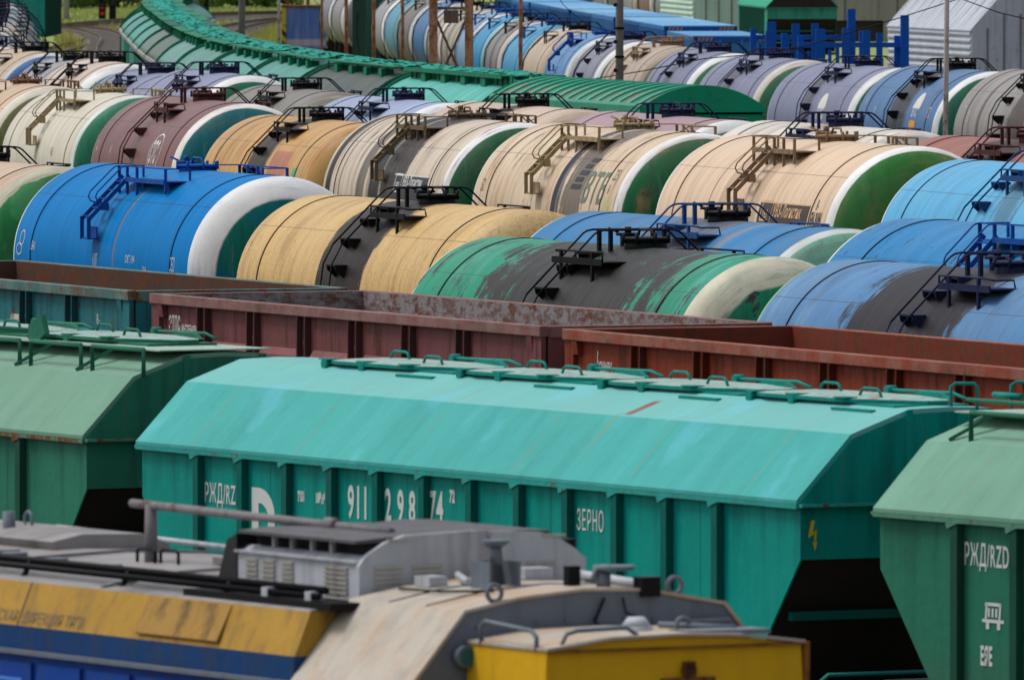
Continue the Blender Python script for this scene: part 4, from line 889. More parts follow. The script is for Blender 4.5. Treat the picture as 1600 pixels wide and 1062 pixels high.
    for k in range(9): b.cyl((.0,-.9+.225*k,4.075+.0*k-.02*abs(k-4)*.5),(.012,-.9+.225*k,4.075-.02*abs(k-4)*.5),.012,n=6)
    ob('bolt_row',b,GD,t)
    # nose
    n0,n1=.02,1.05
    np_=[(-1.0,3.2),(-.98,3.93),(-.5,3.99),(0,4.0),(.5,3.985),(.95,3.93),(1.0,3.2),(1.0,1.3),(-1.0,1.3)]
    b=M(); b.prx(np_,n0,n1); ob('nose',b,YC,t)
    b=M(); rp=[(-.99,3.935),(-.5,3.995),(0,4.005),(.5,3.99),(.97,3.935)]; b.prx(rp+[(a,z-.0+.02) for a,z in rp][::-1],n0,n1+.03); ob('nose_roof',b,BE,t)
    b=M(); b.tube([(.2,-.98,3.93),(.2,-.98,4.06),(.25,-.98,4.09),(.85,-.98,4.06),(.92,-.98,4.02),(.92,-.98,3.93)],.016); b.tube([(1.0,-.85,3.95),(1.0,-.8,4.04),(1.0,-.72,4.06),(1.0,-.35,4.07),(1.0,-.27,4.02),(1.0,-.25,3.97)],.016); ob('grab_rail',b,GD,t)
    b=M(); b.cyl((.62,-.05,4.0),(.62,-.05,4.05),.11,n=16); b.cyl((.62,-.05,4.05),(.62,-.05,4.11),.105,.055,n=16); ob('vent_dome',b,GL,t)
    b=M(); b.box(.75,1.0,.12,.75,4.0,4.03); b.tube([(.4,.25,4.04),(.8,.6,4.03)],.02); ob('hatch_plate',b,GD,t)
    b=M(); b.box(n1,n1+.03,-.12,.28,3.70,3.735); b.cyl((n1+.01,.08,3.78),(n1+.05,.08,3.78),.05,n=10); b.box(n1+.01,n1+.05,.04,.12,3.74,3.84); ob('nose_bracket',b,paint('rusty_bracket',(.2,.09,.04),dirt=.5,rust=.6,sp=3.),t)
    b=M(); b.box(n1-.03,n1+.012,.97,1.012,3.0,3.93); b.box(n1-.02,n1+.034,-.98,1.0,3.925,3.94); ob('edge_trim',b,paint('rusty_edge',(.25,.10,.02),dirt=.4,rust=.5,sp=2.),t)
    b=M(); b.box(n1+.002,n1+.012,-.28,.35,3.60,3.70); ob('number_plate',b,STEN,t)
    b=M(); b.box(-16.8,2.2,-1.5,1.5,1.1,1.35); b.box(-9,-4,-1.2,1.2,.5,1.1); b.box(1.0,2.2,-1.5,1.5,1.35,1.4); ob('underframe',b,DARK,t)
    b=M()
    for yy in (-1.45,1.45): b.tube([(1.1,yy,1.4),(1.1,yy,2.4),(2.15,yy,2.4),(2.15,yy,1.4)],.02)
    ob('platform_railing',b,YC,t)
    b=M(); b.prx([(-1.0,1.35),(-1.0,3.3),(1.0,3.3),(1.0,1.35)],-1.45,-.1); 
    for q in (-14,-11.2,-1.8,.9): g=ob('bogie',BOG,DARK,t,(q,0,0)); [ob('wheelset',WHL,STEEL,g,(w,0,0)) for w in (-.925,.925)]
    return t
loco()

# ------------------------------------------------------------------ row E: arched mineral hoppers
def arch(w,z0,z1,n=18):
    # half width w, from eave z0 to crown z1
    r=(w*w+(z1-z0)**2)/(2*(z1-z0)); c=z1-r; a0=math.asin(w/r)
    return [(r*math.sin(-a0+2*a0*i/n),c+r*math.cos(-a0+2*a0*i/n)) for i in range(n+1)]
def ehopper(x,y,yaw,col,dark,label,seed,net='mid',L=13.3):
    t=thing('mineral_hopper',label,'hopper wagon',x,y,yaw,'arched green hoppers curving away')
    h=L/2; w=1.6
    def rx(s,c,st,mo,fi):
        n=s.noise(s.comb(s.mul(s.x,2.2),s.mul(s.y,.3),s.mul(s.z,.3)),1.,6,.65)
        return s.mix(s.mul(s.sm(n,.45,.7),.4),c,tuple(min(1,k*1.5+.03) for k in col))
    mr=paint('arch_roof_%d'%seed,col,dirt=.25,sp=.8,seed=seed,streak='y',extra=rx,rough=.5)
    md=paint('arch_dark_%d'%seed,dark,dirt=.25,sp=1.,seed=seed+.5)
    mg=paint('arch_netting',(.012,.27,.21),dirt=.35,sp=4.,seed=2,dirtcol=(.002,.06,.04))
    pr=arch(w,3.32,4.12)
    b=M(); b.prx(pr,-h,h,smooth=True,caps=False); b.add([(-h,a,z) for a,z in pr],[tuple(range(len(pr)))]); b.add([(h,a,z) for a,z in pr],[tuple(range(len(pr)))]); ob('roof',b,mr,t)
    b=M(); o=arch(w+.05,3.3,4.19); i_=arch(w-.02,3.3,4.10)[::-1]
    for e in (-1,1): b.prx(o+i_,e*h-.045,e*h+.045)
    ob('end_arch',b,md,t)
    b=M(); b.pry([(-h,3.25),(-h,2.5),(-h+1.3,1.2),(h-1.3,1.2),(h,2.5),(h,3.25)],-w+.05,w-.05); ob('body',b,mr if seed%2 else md,t)
    b=M(); b.box(-h,h,-w-.05,-w+.06,3.23,3.34); b.box(-h,h,w-.06,w+.05,3.23,3.34); ob('eave_strip',b,paint('eave_pale',(.36,.36,.33),dirt=.4,sp=1.5,rust=.1),t)
    b=M()
    for k in range(4):
        cx=-3.9+2.6*k
        for yy in (-.62,.62): b.box(cx-.27,cx+.27,yy-.16,yy+.16,3.88,4.17)
    ob('roof_hatch',b,md,t)
    b=M()
    for yy in (-.62,.62):
        b.box(-h+.3,h-.3,yy-.16,yy+.16,4.24,4.27)
        if net=='fringe': b.box(-h+.3,h-.3,yy-.19,yy-.16,4.19,4.29)
        k=-h+.4
        while k<h: b.box(k-.02,k+.02,yy-.02,yy+.02,3.95,4.24); k+=(.62 if net=='fringe' else 2.6)
    if net=='fringe':
        k=-h+.4
        while k<h-.4: b.box(k,k+.5,-.60,-.56,3.98,4.27); k+=.62
    ob('walkway',b,md,t)
    # crumpled netting heaps
    rnd=random.Random(seed*11+3); b=M(); nx,ny=90,8; vs=[]
    for i in range(nx+1):
        for j in range(ny+1):
            u=-h+.2+(L-.4)*i/nx; v=-.42+.84*j/ny
            z=4.27+ .05*math.sin(PI*j/ny)*(.3+1.2*rnd.random())+.03*math.sin(u*2.3+seed)
            vs.append((u+rnd.uniform(-.04,.04),v+rnd.uniform(-.06,.06),z))
    b.add(vs,[(i*(ny+1)+j,(i+1)*(ny+1)+j,(i+1)*(ny+1)+j+1,i*(ny+1)+j+1) for i in range(nx) for j in range(ny) if rnd.random()>.3]); ob('netting',b,mg,t)
    b=M(); b.box(-h-.2,h+.2,-.22,.22,.98,1.2); b.box(-h-.2,h+.2,-1.5,1.5,1.1,1.19); ob('underframe',b,DARK,t); gear(t,4.6,False)
    ob('coupler',coupler_mesh(14.3,h),DARK,t)
TG=(.075,.26,.22); GG=(.10,.145,.125); DG=(.008,.17,.09)
Ep=[(-.68,297.73,11.,(.085,.36,.31),DG,'turquoise arched hopper with fringed walkway, next to the ribbed wagon','fringe'),
(-3.16,311.82,9.,(.075,.095,.088),DG,'dark grey arched hopper with green end arch',''),
(-5.04,325.99,6.1,(.08,.25,.215),DG,'mint arched hopper just left of the dark grey one',''),
(-6.54,340.21,5.9,TG,DG,'mint arched hopper, second left of the dark grey one',''),
(-7.86,354.45,4.7,(.10,.235,.205),DG,'pale mint arched hopper above the lilac tank car',''),
(-8.88,368.71,3.5,(.12,.25,.23),DG,'silvery mint arched hopper where the train starts to bend',''),
(-9.69,382.99,3.,GG,DG,'olive grey arched hopper in the bend',''),
(-10.4,397.27,2.7,(.12,.17,.155),(.01,.1,.06),'slate grey arched hopper in the bend',''),
(-11.05,411.55,2.5,(.085,.25,.215),DG,'mint arched hopper past the slate grey one',''),
(-11.67,425.84,2.5,TG,DG,'mint arched hopper, second past the slate grey one',''),
(-12.3,440.13,2.5,(.08,.235,.21),DG,'aqua arched hopper near the top of the bend',''),
(-12.88,454.41,2.2,(.085,.25,.22),DG,'aqua arched hopper with smooth flank high at left',''),
(-13.36,468.71,1.2,TG,DG,'aqua arched hopper farthest but one along the bend',''),
(-13.5,483.0,-.5,(.085,.25,.22),DG,'aqua arched hopper, farthest along the bend','')]
for i,(x,y,a,c,d,lb,nt) in enumerate(Ep): ehopper(x,y,a,c,d,lb,60+i,nt)
def ribbed():
    t=thing('ribbed_roof_wagon','green covered wagon with ribbed arched roof and solid arched end','covered wagon',2.6,283.5,14.6); t.scale=(1,1,1.02)
    L=13.6; h=L/2; w=1.42
    G1=(.008,.27,.145)
    def rx(s,c,st,mo,fi):
        n=s.noise(s.comb(s.mul(s.x,1.3),s.mul(s.y,.6),s.z),1.,5,.6)
        c=s.mix(s.mul(s.sm(n,.36,.52),.85),c,(.16,.175,.15)); return s.mix(s.mul(s.sm(n,.57,.62),.8),c,(.38,.12,.09))
    mr=paint('ribbed_roof_sheet',(.02,.22,.13),dirt=.3,sp=1.,extra=rx,streak='y'); mg=paint('ribbed_green',G1,dirt=.15,sp=1.,dirtcol=(.0,.08,.04)); mp=paint('ribbed_beam_green',(.05,.25,.16),dirt=.2,sp=1.)
    pr=arch(w,3.72,4.14)
    b=M(); b.prx(pr,-h,h,smooth=True,caps=False); ob('roof',b,mr,t)
    for k in range(15):
        q=-h+.35+k*.91; b=M(); o=arch(w+.01,3.76,4.20); b.prx(o+arch(w-.02,3.7,4.12)[::-1],q-.075,q+.075); ob('roof_rib',b,paint('rib_green',(.06,.42,.27),dirt=.15,sp=1.),t)
    for e in (-1,1):
        b=M(); b.prx(arch(w+.02,3.72,4.20)+[(w+.02,3.60),(-w-.02,3.60)],e*h-.03,e*h+.03); b.box(e*(h+.03)-.02,e*(h+.03)+.02,-w-.02,w+.02,3.60,3.64)
        for yy,zz in ((-.3,3.9),(.15,4.0),(.4,3.85),(0,3.75)): b.box(e*(h+.035)-.01,e*(h+.035)+.01,yy-.04,yy+.04,zz,zz+.03)
        ob('end_arch',b,mg,t)
    b=M(); b.box(-h,h,-w-.06,-w+.02,3.52,3.74); b.box(-h,h,w-.02,w+.06,3.52,3.74); b.prx([(-w-.06,3.74),(-w+.02,3.80),(-w+.02,3.74)],-h,h); ob('eave_beam',b,mp,t)
    b=M(); b.box(-h+.05,h-.05,-w,w,1.25,3.55); ob('body',b,mg,t)
    b=M(); b.box(-h-.2,h+.2,-.22,.22,.98,1.2); b.box(-h,h,-1.4,1.4,1.1,1.24); ob('underframe',b,DARK,t); gear(t,4.6,False); ob('coupler',coupler_mesh(14.6,h),DARK,t)
ribbed()

# ------------------------------------------------------------------ far right: containers on flats, stake wagon, covered wagons
CB=paint('container_blue',(.03,.15,.36),dirt=.25,sp=1.,dust=.0); CBT=paint('container_top_blue',(.13,.34,.60),dirt=.2,sp=.8,streak='x')
CBD=paint('container_end_blue',(.008,.10,.36),dirt=.3,sp=1.2)
CBV=[CB,paint('container_blue_b',(.02,.11,.28),dirt=.35,sp=1.,seed=2),paint('container_blue_c',(.05,.19,.40),dirt=.25,sp=1.,seed=3)]
CTV=[CBT,paint('container_top_b',(.17,.38,.60),dirt=.25,sp=.8,streak='x',seed=2),paint('container_top_c',(.10,.28,.52),dirt=.25,sp=.8,streak='x',seed=3)]
CHV=plain('hazard_orange',(.55,.25,.03),.6)
def container(x,y,yaw,L,z0,label,hh=2.59):
    t=thing('container',label,'container',x,y,yaw,'blue containers on flat wagons',z=z0)
    h=L/2; w=1.22
    b=M(); b.box(-h,h,-w,w,0,hh-.02)
    k=-h+.2
    while k<h-.2:
        for s_ in (-1,1): b.box(k,k+.09,min(s_*w,s_*(w+.025)),max(s_*w,s_*(w+.025)),.12,hh-.12)
        k+=.22
    kk=len(label)%3; ob('side_panels',b,CBV[kk],t)
    b=M(); b.box(-h-.01,h+.01,-w-.01,w+.01,hh-.019,hh+.02); ob('roof',b,CTV[kk],t)
    b=M()
    for e in (-1,1):
        for yy in (-.95,-.35,.35,.95): b.cyl((e*(h+.03),yy,.1),(e*(h+.03),yy,hh-.1),.03,n=6)
        for yy in (-w+.08,w-.08): b.box(min(e*h,e*(h+.03)),max(e*h,e*(h+.03)),yy-.08,yy+.08,0,hh-.02)
        b.box(min(e*h,e*(h+.03)),max(e*h,e*(h+.03)),-w,w,hh-.16,hh-.021)
        for k in range(3): b.box(min(e*h,e*(h+.015)),max(e*h,e*(h+.015)),-1.1,1.1,.4+k*.6,.55+k*.6)
    ob('doors',b,CBD,t)
    b=M()
    for e in (-1,1):
        for yy in (-.85,.85):
            for k in range(4): b.add([(e*(h+.033),yy-.24+k*.13,hh-.14),(e*(h+.033),yy-.18+k*.13,hh-.14),(e*(h+.033),yy-.13+k*.13,hh-.03),(e*(h+.033),yy-.19+k*.13,hh-.03)],[(0,1,2,3)])
    ob('hazard_stripes',b,CHV,t)
def flatcar(x,y,yaw,L,label):
    t=thing('flat_wagon',label,'flat wagon',x,y,yaw,'flat wagons of the container train')
    h=L/2; b=M(); b.box(-h,h,-1.3,1.3,1.15,1.29); b.box(-h,h,-1.45,-1.3,.95,1.27); b.box(-h,h,1.3,1.45,.95,1.27); ob('deck',b,paint('flat_deck_blue',(.02,.06,.13),dirt=.6,rust=.3),t); gear(t,h-2.2,False); ob('coupler',coupler_mesh(L+1.2,h),DARK,t)
gx,gy,ga=7.05,394.+6.2,3.2
names_c=['blue container with hazard stripes, nearest of its train','blue container just behind the nearest one','blue container, third of its train','blue container, fourth of its train','blue container, fifth of its train','blue container, sixth of its train','blue container, seventh of its train','blue container, eighth of its train','blue container, ninth of its train','blue container, tenth of its train']
cnt=0; s_=0.
for k in range(5):
    a=rad(ga); Lf=25.0 if k else 12.4
    cx=7.05-math.sin(a)*(s_+Lf/2); cy=394.+math.cos(a)*(s_+Lf/2)
    flatcar(cx,cy,ga,Lf,['flat wagon under the nearest blue container','flat wagon under the second and third blue containers','flat wagon under the fourth and fifth blue containers','flat wagon under the sixth and seventh blue containers','flat wagon under the eighth and ninth blue containers'][k])
    for q in ((0,) if k==0 else (-6.2,6.2)):
        ox=cx+math.sin(a)*q; oy=cy-math.cos(a)*q
        pass
    qs=(0,) if k==0 else (6.2,-6.2)
    for q in qs:
        ox=cx+math.sin(a)*q; oy=cy-math.cos(a)*q
        container(ox,oy,ga,12.19,1.291,names_c[cnt],2.59 if cnt==0 else 2.75); cnt+=1
    s_+=Lf+1.3
def stake_wagon(x,y,yaw,label):
    t=thing('stake_wagon',label,'flat wagon',x,y,yaw)
    SB=paint('stake_blue',(.005,.09,.42),dirt=.25,rust=.05,sp=2.); h=9.0
    b=M(); b.box(-h,h,-1.4,1.4,1.1,1.28); b.box(-h,h,-1.5,-1.4,.95,1.28); b.box(-h,h,1.4,1.5,.95,1.28); ob('deck',b,paint('stake_deck',(.02,.03,.08),dirt=.5),t)
    for e in (-1,1):
        for k in range(4):
            xx=-h+.4+k*(2*h-.8)/3
            b=M(); b.box(xx-.08,xx+.08,e*1.42-.09,e*1.42+.09,1.28,4.35); ob('stake',b,SB,t)
    for e in (-1,1):
        b=M()
        for zz in (2.0,3.1,4.0): b.box(e*(h-.25)-.05,e*(h-.25)+.05,-1.5,1.5,zz,zz+.15)
        for yy,ww,zz in ((-1.2,.05,3.9),(-.85,.14,4.55),(-.35,.05,4.0),(-.1,.12,4.5),(.5,.11,4.5),(.95,.05,3.7)): b.box(e*(h-.25)-.055,e*(h-.25)+.055,yy-ww,yy+ww,1.28,zz)
        b.box(e*(h-.2)-.12,e*(h-.2)+.12,1.5,1.74,1.28,4.95)
        ob('end_rack',b,SB,t)
    gear(t,6.8,False); ob('coupler',coupler_mesh(19.,h),DARK,t)
stake_wagon(9.35,368.0,3.5,'blue stake wagon with tall upright posts and end racks')
tl=thing('timber_load','dark weathered timber and scrap stacked between blue stakes','timber',9.35,368.,3.5,z=1.281)
WD=paint('weathered_timber',(.07,.055,.045),dirt=.5,sp=2.,streak='x')
rnd=random.Random(5)
b=M()
for k in range(26):
    yy=-1.15+ (k%7)*.37; zz=.12+(k//7)*.30; b.cyl((-8.2+rnd.uniform(0,.8),yy,zz+.04),(7.6+rnd.uniform(0,.8),yy+rnd.uniform(-.05,.05),zz+.04),.17,n=8)
tg=ob('log_stack',b,WD,tl)
def covered(x,y,yaw,cs,label,seed,L=13.9,ze=3.55,zr=4.75,w=1.62):
    t=thing('covered_wagon',label,'covered wagon',x,y,yaw)
    h=L/2
    ms=paint('covered_side_%d'%seed,cs,dirt=.3,rust=.1,sp=1.2,seed=seed,streak='z'); mr=paint('covered_roof_%d'%seed,tuple(min(1,k*1.0) for k in cs),dirt=.3,rust=.08,sp=1.,seed=seed+1,streak='y',seams=[('x',1.4,40.,.03,(.2,.2,.22),.6)])
    b=M(); b.box(-h,h,-w,w,1.2,ze)
    for k in range(9):
        z=1.45+k*.24
        for s_ in (-1,1): b.prx([(s_*w,z),(s_*(w+.05),z+.03),(s_*(w+.05),z+.09),(s_*w,z+.15)],-h+.1,h-.1)
    ob('side_wall',b,ms,t)
    b=M(); b.prx([(-w-.05,ze-.02),(-w-.05,ze+.03),(-w*.45,zr-.1),(0,zr),(w*.45,zr-.1),(w+.05,ze+.03),(w+.05,ze-.02)],-h-.04,h+.04)
    for k in range(11): q=-h+.2+k*1.34; b.prx([(-w-.06,ze+.02),(-w*.45,zr-.06),(0,zr+.04),(0,zr),(-w*.45,zr-.1),(-w-.05,ze-.02)],q-.02,q+.02)
    ob('roof',b,mr,t)
    b=M()
    for e in (-1,1):
        b.prx([(-w,1.2),(-w,ze),(-w*.45,zr-.13),(0,zr-.03),(w*.45,zr-.13),(w,ze),(w,1.2)],min(e*(h+.045),e*(h+.06)),max(e*(h+.045),e*(h+.06)))
    ew=ob('end_wall',b,ms,t)
    b=M()
    for e in (-1,1):
        for yy in (-1.05,-.45,.15,.75,1.3): b.box(min(e*(h+.06),e*(h+.10)),max(e*(h+.06),e*(h+.10)),yy-.025,yy+.025,1.2,ze+.6 if abs(yy)<1 else ze+.1)
    ob('end_post',b,paint('covered_post',(.16,.15,.15),dirt=.4,rust=.3,sp=2.),ew)
    b=M(); b.box(-h-.2,h+.2,-.22,.22,.98,1.19); ob('underframe',b,DARK,t); gear(t,4.6,False); ob('coupler',coupler_mesh(L+1.,h),DARK,t)
covered(16.6,441.5,10.5,(.42,.45,.50),'white covered wagon with ribbed side and pitched roof at top right',80)
covered(9.3,572.,5.5,(.42,.56,.50),'pale mint covered wagon with ribbed side left of the green hopper',84,ze=4.3,zr=5.2)
hopper(12.4,553.,4.5,(.04,.24,.19),(.02,.28,.17),'far green hopper with pale eave seen end on at the top',90,'new',far=True,group='wagons in the distant siding')
Kc=[((.2,.21,.24),(.6,.58,.52),'slate tank car left of the pale mint covered wagon'),((.2,.12,.11),(.62,.58,.48),'brown tank car, second left of the pale mint wagon'),((.3,.29,.3),(.5,.42,.3),'grey tank car, third left of the pale mint wagon'),((.14,.13,.13),(.62,.6,.55),'charcoal tank car, fourth left of the pale mint wagon'),((.26,.26,.28),(.5,.5,.5),'grey tank car, leftmost at the top behind the blue containers')]
for i,(c,d,lb) in enumerate(Kc):
    tank('K',8.6-.66*i,592.+12.*i,3.2,1.5,2.78,tank_mat('tank_k_%d'%i,c,d,d,.5,dirt=.5,seed=100.+i),lb,acc=BLK,far=True,group='tank cars in the distant siding')
# dark green wagon inside row F and teal boxcar at upper left
def boxcar(x,y,yaw,col,dark,label,L=11.,zt=4.6,w=1.6):
    t=thing('boxcar',label,'boxcar',x,y,yaw); h=L/2
    m1=paint('boxcar_%s'%label[:8],col,dirt=.3,sp=1.2); m2=paint('boxcar_end_%s'%label[:8],dark,dirt=.3,sp=1.2)
    b=M(); b.box(-h,h,-w,w,1.2,zt-.3)
    for k in range(13): q=-h+.3+k*(L-.6)/12; b.box(q-.04,q+.04,-w-.05,-w,1.2,zt-.3); b.box(q-.04,q+.04,w,w+.05,1.2,zt-.3)
    ob('side_wall',b,m2,t); b=M(); b.prx(arch(w+.04,zt-.3,zt),-h-.03,h+.03); ob('roof',b,m1,t)
    b=M(); b.box(h+.001,h+.03,-w+.02,w-.02,1.2,zt-.31); b.box(-h-.03,-h-.001,-w+.02,w-.02,1.2,zt-.31)
    for yy in (-1.2,-.4,.4,1.2): b.box(h+.03,h+.07,yy-.05,yy+.05,1.2,zt-.32)
    ob('end_wall',b,m1,t)
    b=M(); b.box(-h-.2,h+.2,-.22,.22,.98,1.19); ob('underframe',b,DARK,t); gear(t,4.6,False); ob('coupler',coupler_mesh(L+1.,h),DARK,t)
boxcar(-4.77,512.25,3.5,(.03,.10,.085),(.02,.06,.05),'dark green boxcar seen end on between tank cars of the far row')
boxcar(-24.28,606.,-1.0,(.02,.26,.22),(.012,.075,.06),'teal boxcar with dark flank beyond the tank cars at upper left',L=13.9,zt=4.9)
# ------------------------------------------------------------------ ground, tracks, vegetation
def ground_mat():
    s=S('yard_ground')
    n1=s.noise(s.co,.05,6,.6); n2=s.noise(s.co,.6,6,.65); n3=s.noise(s.co,6.,5,.7)
    gr=s.mix(n2,(.19,.26,.07),(.34,.37,.15)); gr=s.mix(s.mul(s.sm(n3,.45,.75),.6),gr,(.08,.13,.025)); 
    gr=s.mix(s.mul(s.sm(n2,.55,.7),.7),gr,(.34,.32,.14))
    gv=s.mix(n3,(.07,.062,.055),(.16,.145,.13))
    far=s.sm(s.y,420.,520.)
    f=s.ma('MAXIMUM',s.mul(far,s.sm(n1,.74,.62)),s.mul(s.sm(n1,.56,.62),.7))
    return s.out(s.mix(f,gv,gr),.9,n3,.03)
def gravel_mat():
    s=S('ballast'); n=s.noise(s.co,9.,4,.7); m=s.noise(s.co,.8,4,.6)
    v=s.N.new('ShaderNodeTexVoronoi'); v.inputs['Scale'].default_value=14.; s.t.links.new(s.co,v.inputs['Vector'])
    c=s.mix(n,(.10,.085,.078),(.24,.21,.19)); c=s.mix(s.mul(s.sm(m,.4,.7),.5),c,(.07,.05,.04)); return s.out(c,.9,v.outputs[0],.03)
GM=ground_mat(); BAL=gravel_mat(); RAIL=plain('rail_steel',(.12,.08,.06),.45,.3); SLP=plain('sleeper_concrete',(.20,.18,.16),.85)
g=M(); N=24; xs=[-1500+3000*i/N for i in range(N+1)]; ys=[-60+3100*i/N for i in range(N+1)]
g.add([(a,b_,-.35) for b_ in ys for a in xs],[(j*(N+1)+i,j*(N+1)+i+1,(j+1)*(N+1)+i+1,(j+1)*(N+1)+i) for j in range(N) for i in range(N)])
struct('ground',g,GM)
def smooth_path(pts,step=.6):
    # Catmull-Rom
    P=[Vector((p[0],p[1],0)) for p in pts]; P=[P[0]*2-P[1]]+P+[P[-1]*2-P[-2]]; out=[]
    for i in range(1,len(P)-2):
        n=max(1,int((P[i+1]-P[i]).length/step))
        for k in range(n):
            t=k/n; a,b,c,d=P[i-1:i+3]
            out.append(.5*((2*b)+(-a+c)*t+(2*a-5*b+4*c-d)*t*t+(-a+3*b-3*c+d)*t**3))
    out.append(P[-2]); return out
def track(pts,name='railway_track',z=0.,sleepers=True,step=.62,ball=True,bw=1.):
    p=smooth_path(pts,step); n=len(p); N_=[]
    for i in range(n):
        d=(p[min(i+1,n-1)]-p[max(0,i-1)]).normalized(); N_.append(Vector((-d.y,d.x,0)))
    if ball:
        b=M(); vs=[]
        for q,m in zip(p,N_):
            for w,zz in ((-1.5-.8*bw,-.345-z),(-1.5,-.235),(1.5,-.235),(1.5+.8*bw,-.345-z)): vs.append((q.x+m.x*w,q.y+m.y*w,z+zz))
        b.add(vs,[(i*4+j,(i+1)*4+j,(i+1)*4+j+1,i*4+j+1) for i in range(n-1) for j in range(3)]); struct('ballast_bed',b,BAL)
    b=M()
    for s_ in (-.76,.76):
        vs=[]
        for q,m in zip(p,N_):
            for w,zz in ((-.07,-.18),(-.02,-.15),(-.036,-.0),(.036,-.0),(.02,-.15),(.07,-.18)): vs.append((q.x+m.x*(s_+w),q.y+m.y*(s_+w),z+zz))
        b.add(vs,[(i*6+j,(i+1)*6+j,(i+1)*6+(j+1)%6,i*6+(j+1)%6) for i in range(n-1) for j in range(6)])
    struct('rails',b,RAIL)
    if sleepers:
        b=M()
        for i in range(n-1):
            d=(p[i+1]-p[i]).normalized(); m=N_[i]
            c=p[i]; hw=.12; hl=1.35
            vs=[]
            for zz in (-.30,-.182):
                for a_,b_ in ((-hl,-hw),(hl,-hw),(hl,hw),(-hl,hw)): vs.append((c.x+m.x*a_+d.x*b_,c.y+m.y*a_+d.y*b_,z+zz))
            b.add(vs,[(4,5,6,7),(0,1,5,4),(1,2,6,5),(2,3,7,6),(3,0,4,7)])
        struct('sleepers',b,SLP)
def ext(pts,near=60,far=0):
    a=Vector(pts[0]); b=Vector(pts[1]); d=(a-b).normalized(); pts=[tuple(a+d*near)]+list(pts)
    if far:
        a=Vector(pts[-1]); b=Vector(pts[-2]); d=(a-b).normalized(); pts.append(tuple(a+d*far))
    return pts
track(ext([(8.73,195.6),(5.36,207.2),(2.06,218.8),(-.94,230.4),(-3.75,242.1),(-6.38,253.8),(-8.78,265.6),(-11.05,277.4)],50,60))
track(ext([(7.33,161.6),(2.88,172.7),(-1.26,184.),(-5.14,195.36),(-8.92,206.8)],40,60))
track(ext([(6.09,151.8),(1.61,162.94),(-2.7,174.)],30,80))
track(ext([(4.8,142.7),(-.787,156.14),(-6.06,169.)],40,70))
track(ext([(8.14,106.1),(.82,119.),(-6.12,132.1)],40,70))
track(ext([(4.0,74.6),(.55,80.83),(-8.,95.6)],25,60))
track(ext([(a[1],a[2]) for a in Dpos]+[(u[0],u[1]) for u in Dup],60,60))
track(ext([(12.825,284.8),(10.77,296.64),(8.84,308.46)]+[(u[1],u[2]) for u in Fp],60,80))
track(ext([(2.6,283.5)]+[(u[0],u[1]) for u in Ep],60,80))
track([(12.,300.),(9.35,368.),(7.05,394.),(3.6,455.),(.5,520.),(-3.,600.)])
track([(30,370.),(16.6,441.5),(5.,520.)],sleepers=False)
track([(19.,480.),(12.4,553.),(9.3,592.),(5.9,640.),(2,720)],sleepers=False)
# empty curved tracks by the grass
FT=[[(-45,696.),(-30.,727.),(-27.2,737.),(-25.,757.),(-22.,785.),(-19.,804.),(-15.4,812.),(-8.,818.),(8.,830.)],
 [(-48,722.),(-30.,752.),(-26.,766.),(-22.5,800.),(-16.,832.),(0.,850.)],
 [(-18.7,560.),(-19.7,600.),(-20.9,640.),(-22.6,690.),(-27.,735.),(-40,770.)],
 [(-15.,640.),(-16.6,690.),(-16.4,740.),(-14.,775.),(-9.,795.),(0.,806.)],
 [(-14.2,600.),(-15.,660.),(-14.4,705.),(-11.,742.),(-2.,770.)]]
track([(-24.5,560.),(-24.4,606.),(-24.1,640.),(-23.,700.)],sleepers=False)
for q in (FT[0],FT[2],FT[3]): track(q,z=.2,bw=.55)
FP=[p_ for q in (FT[0],FT[2],FT[3]) for p_ in smooth_path(q,2.)]
# leafy clumps
def leaf_mat(name,c1,c2):
    s=S(name); n=s.noise(s.co,1.2,5,.6); f=s.noise(s.co,14.,3,.6); return s.out(s.mix(s.ma('ADD',s.mul(n,.6),s.mul(f,.4)),c1,c2),.8)
LF=leaf_mat('hedge_leaves',(.06,.11,.03),(.14,.21,.06)); GRS=leaf_mat('grass_blades',(.26,.34,.09),(.46,.50,.19)); WDS=leaf_mat('weed_leaves',(.30,.30,.06),(.5,.46,.12))
rnd=random.Random(11)
def blades(area,n,h0,h1,w=.05):
    b=M(); vs=[]; fs=[]
    for _ in range(n):
        x,y=area()
        if any(abs(x-q.x)<1.8 and abs(y-q.y)<1.8 and (x-q.x)**2+(y-q.y)**2<3. for q in FP): continue
        a=rnd.uniform(-.6,.6); h=rnd.uniform(h0,h1); k=len(vs); lx,ly=rnd.uniform(-.15,.15),rnd.uniform(-.15,.15)
        vs+= [(x-w*math.cos(a),y-w*math.sin(a),-.36),(x+w*math.cos(a),y+w*math.sin(a),-.36),(x+lx,y+ly,-.35+h)]; fs.append((k,k+1,k+2))
    b.add(vs,fs); return b
def area1():
    while True:
        y=rnd.uniform(600,900); u=rnd.uniform(85,560); x=(u-800)*y/19157
        return x,y
def poly_clear(x,y): return True
gr=struct('grass',blades(area1,34000,.08,.26,.05),GRS); gr['kind']='stuff'; gr['label']='patchy green grass between the far tracks'
def area2():
    y=rnd.uniform(640,760); u=rnd.choice([rnd.uniform(95,190),rnd.uniform(300,440),rnd.uniform(420,545)]); return (u-800)*y/19157+rnd.gauss(0,.3),y
wd=struct('weeds',blades(area2,2600,.3,.8,.07),WDS); wd['kind']='stuff'; wd['label']='yellowish weeds among the grass by the tracks'
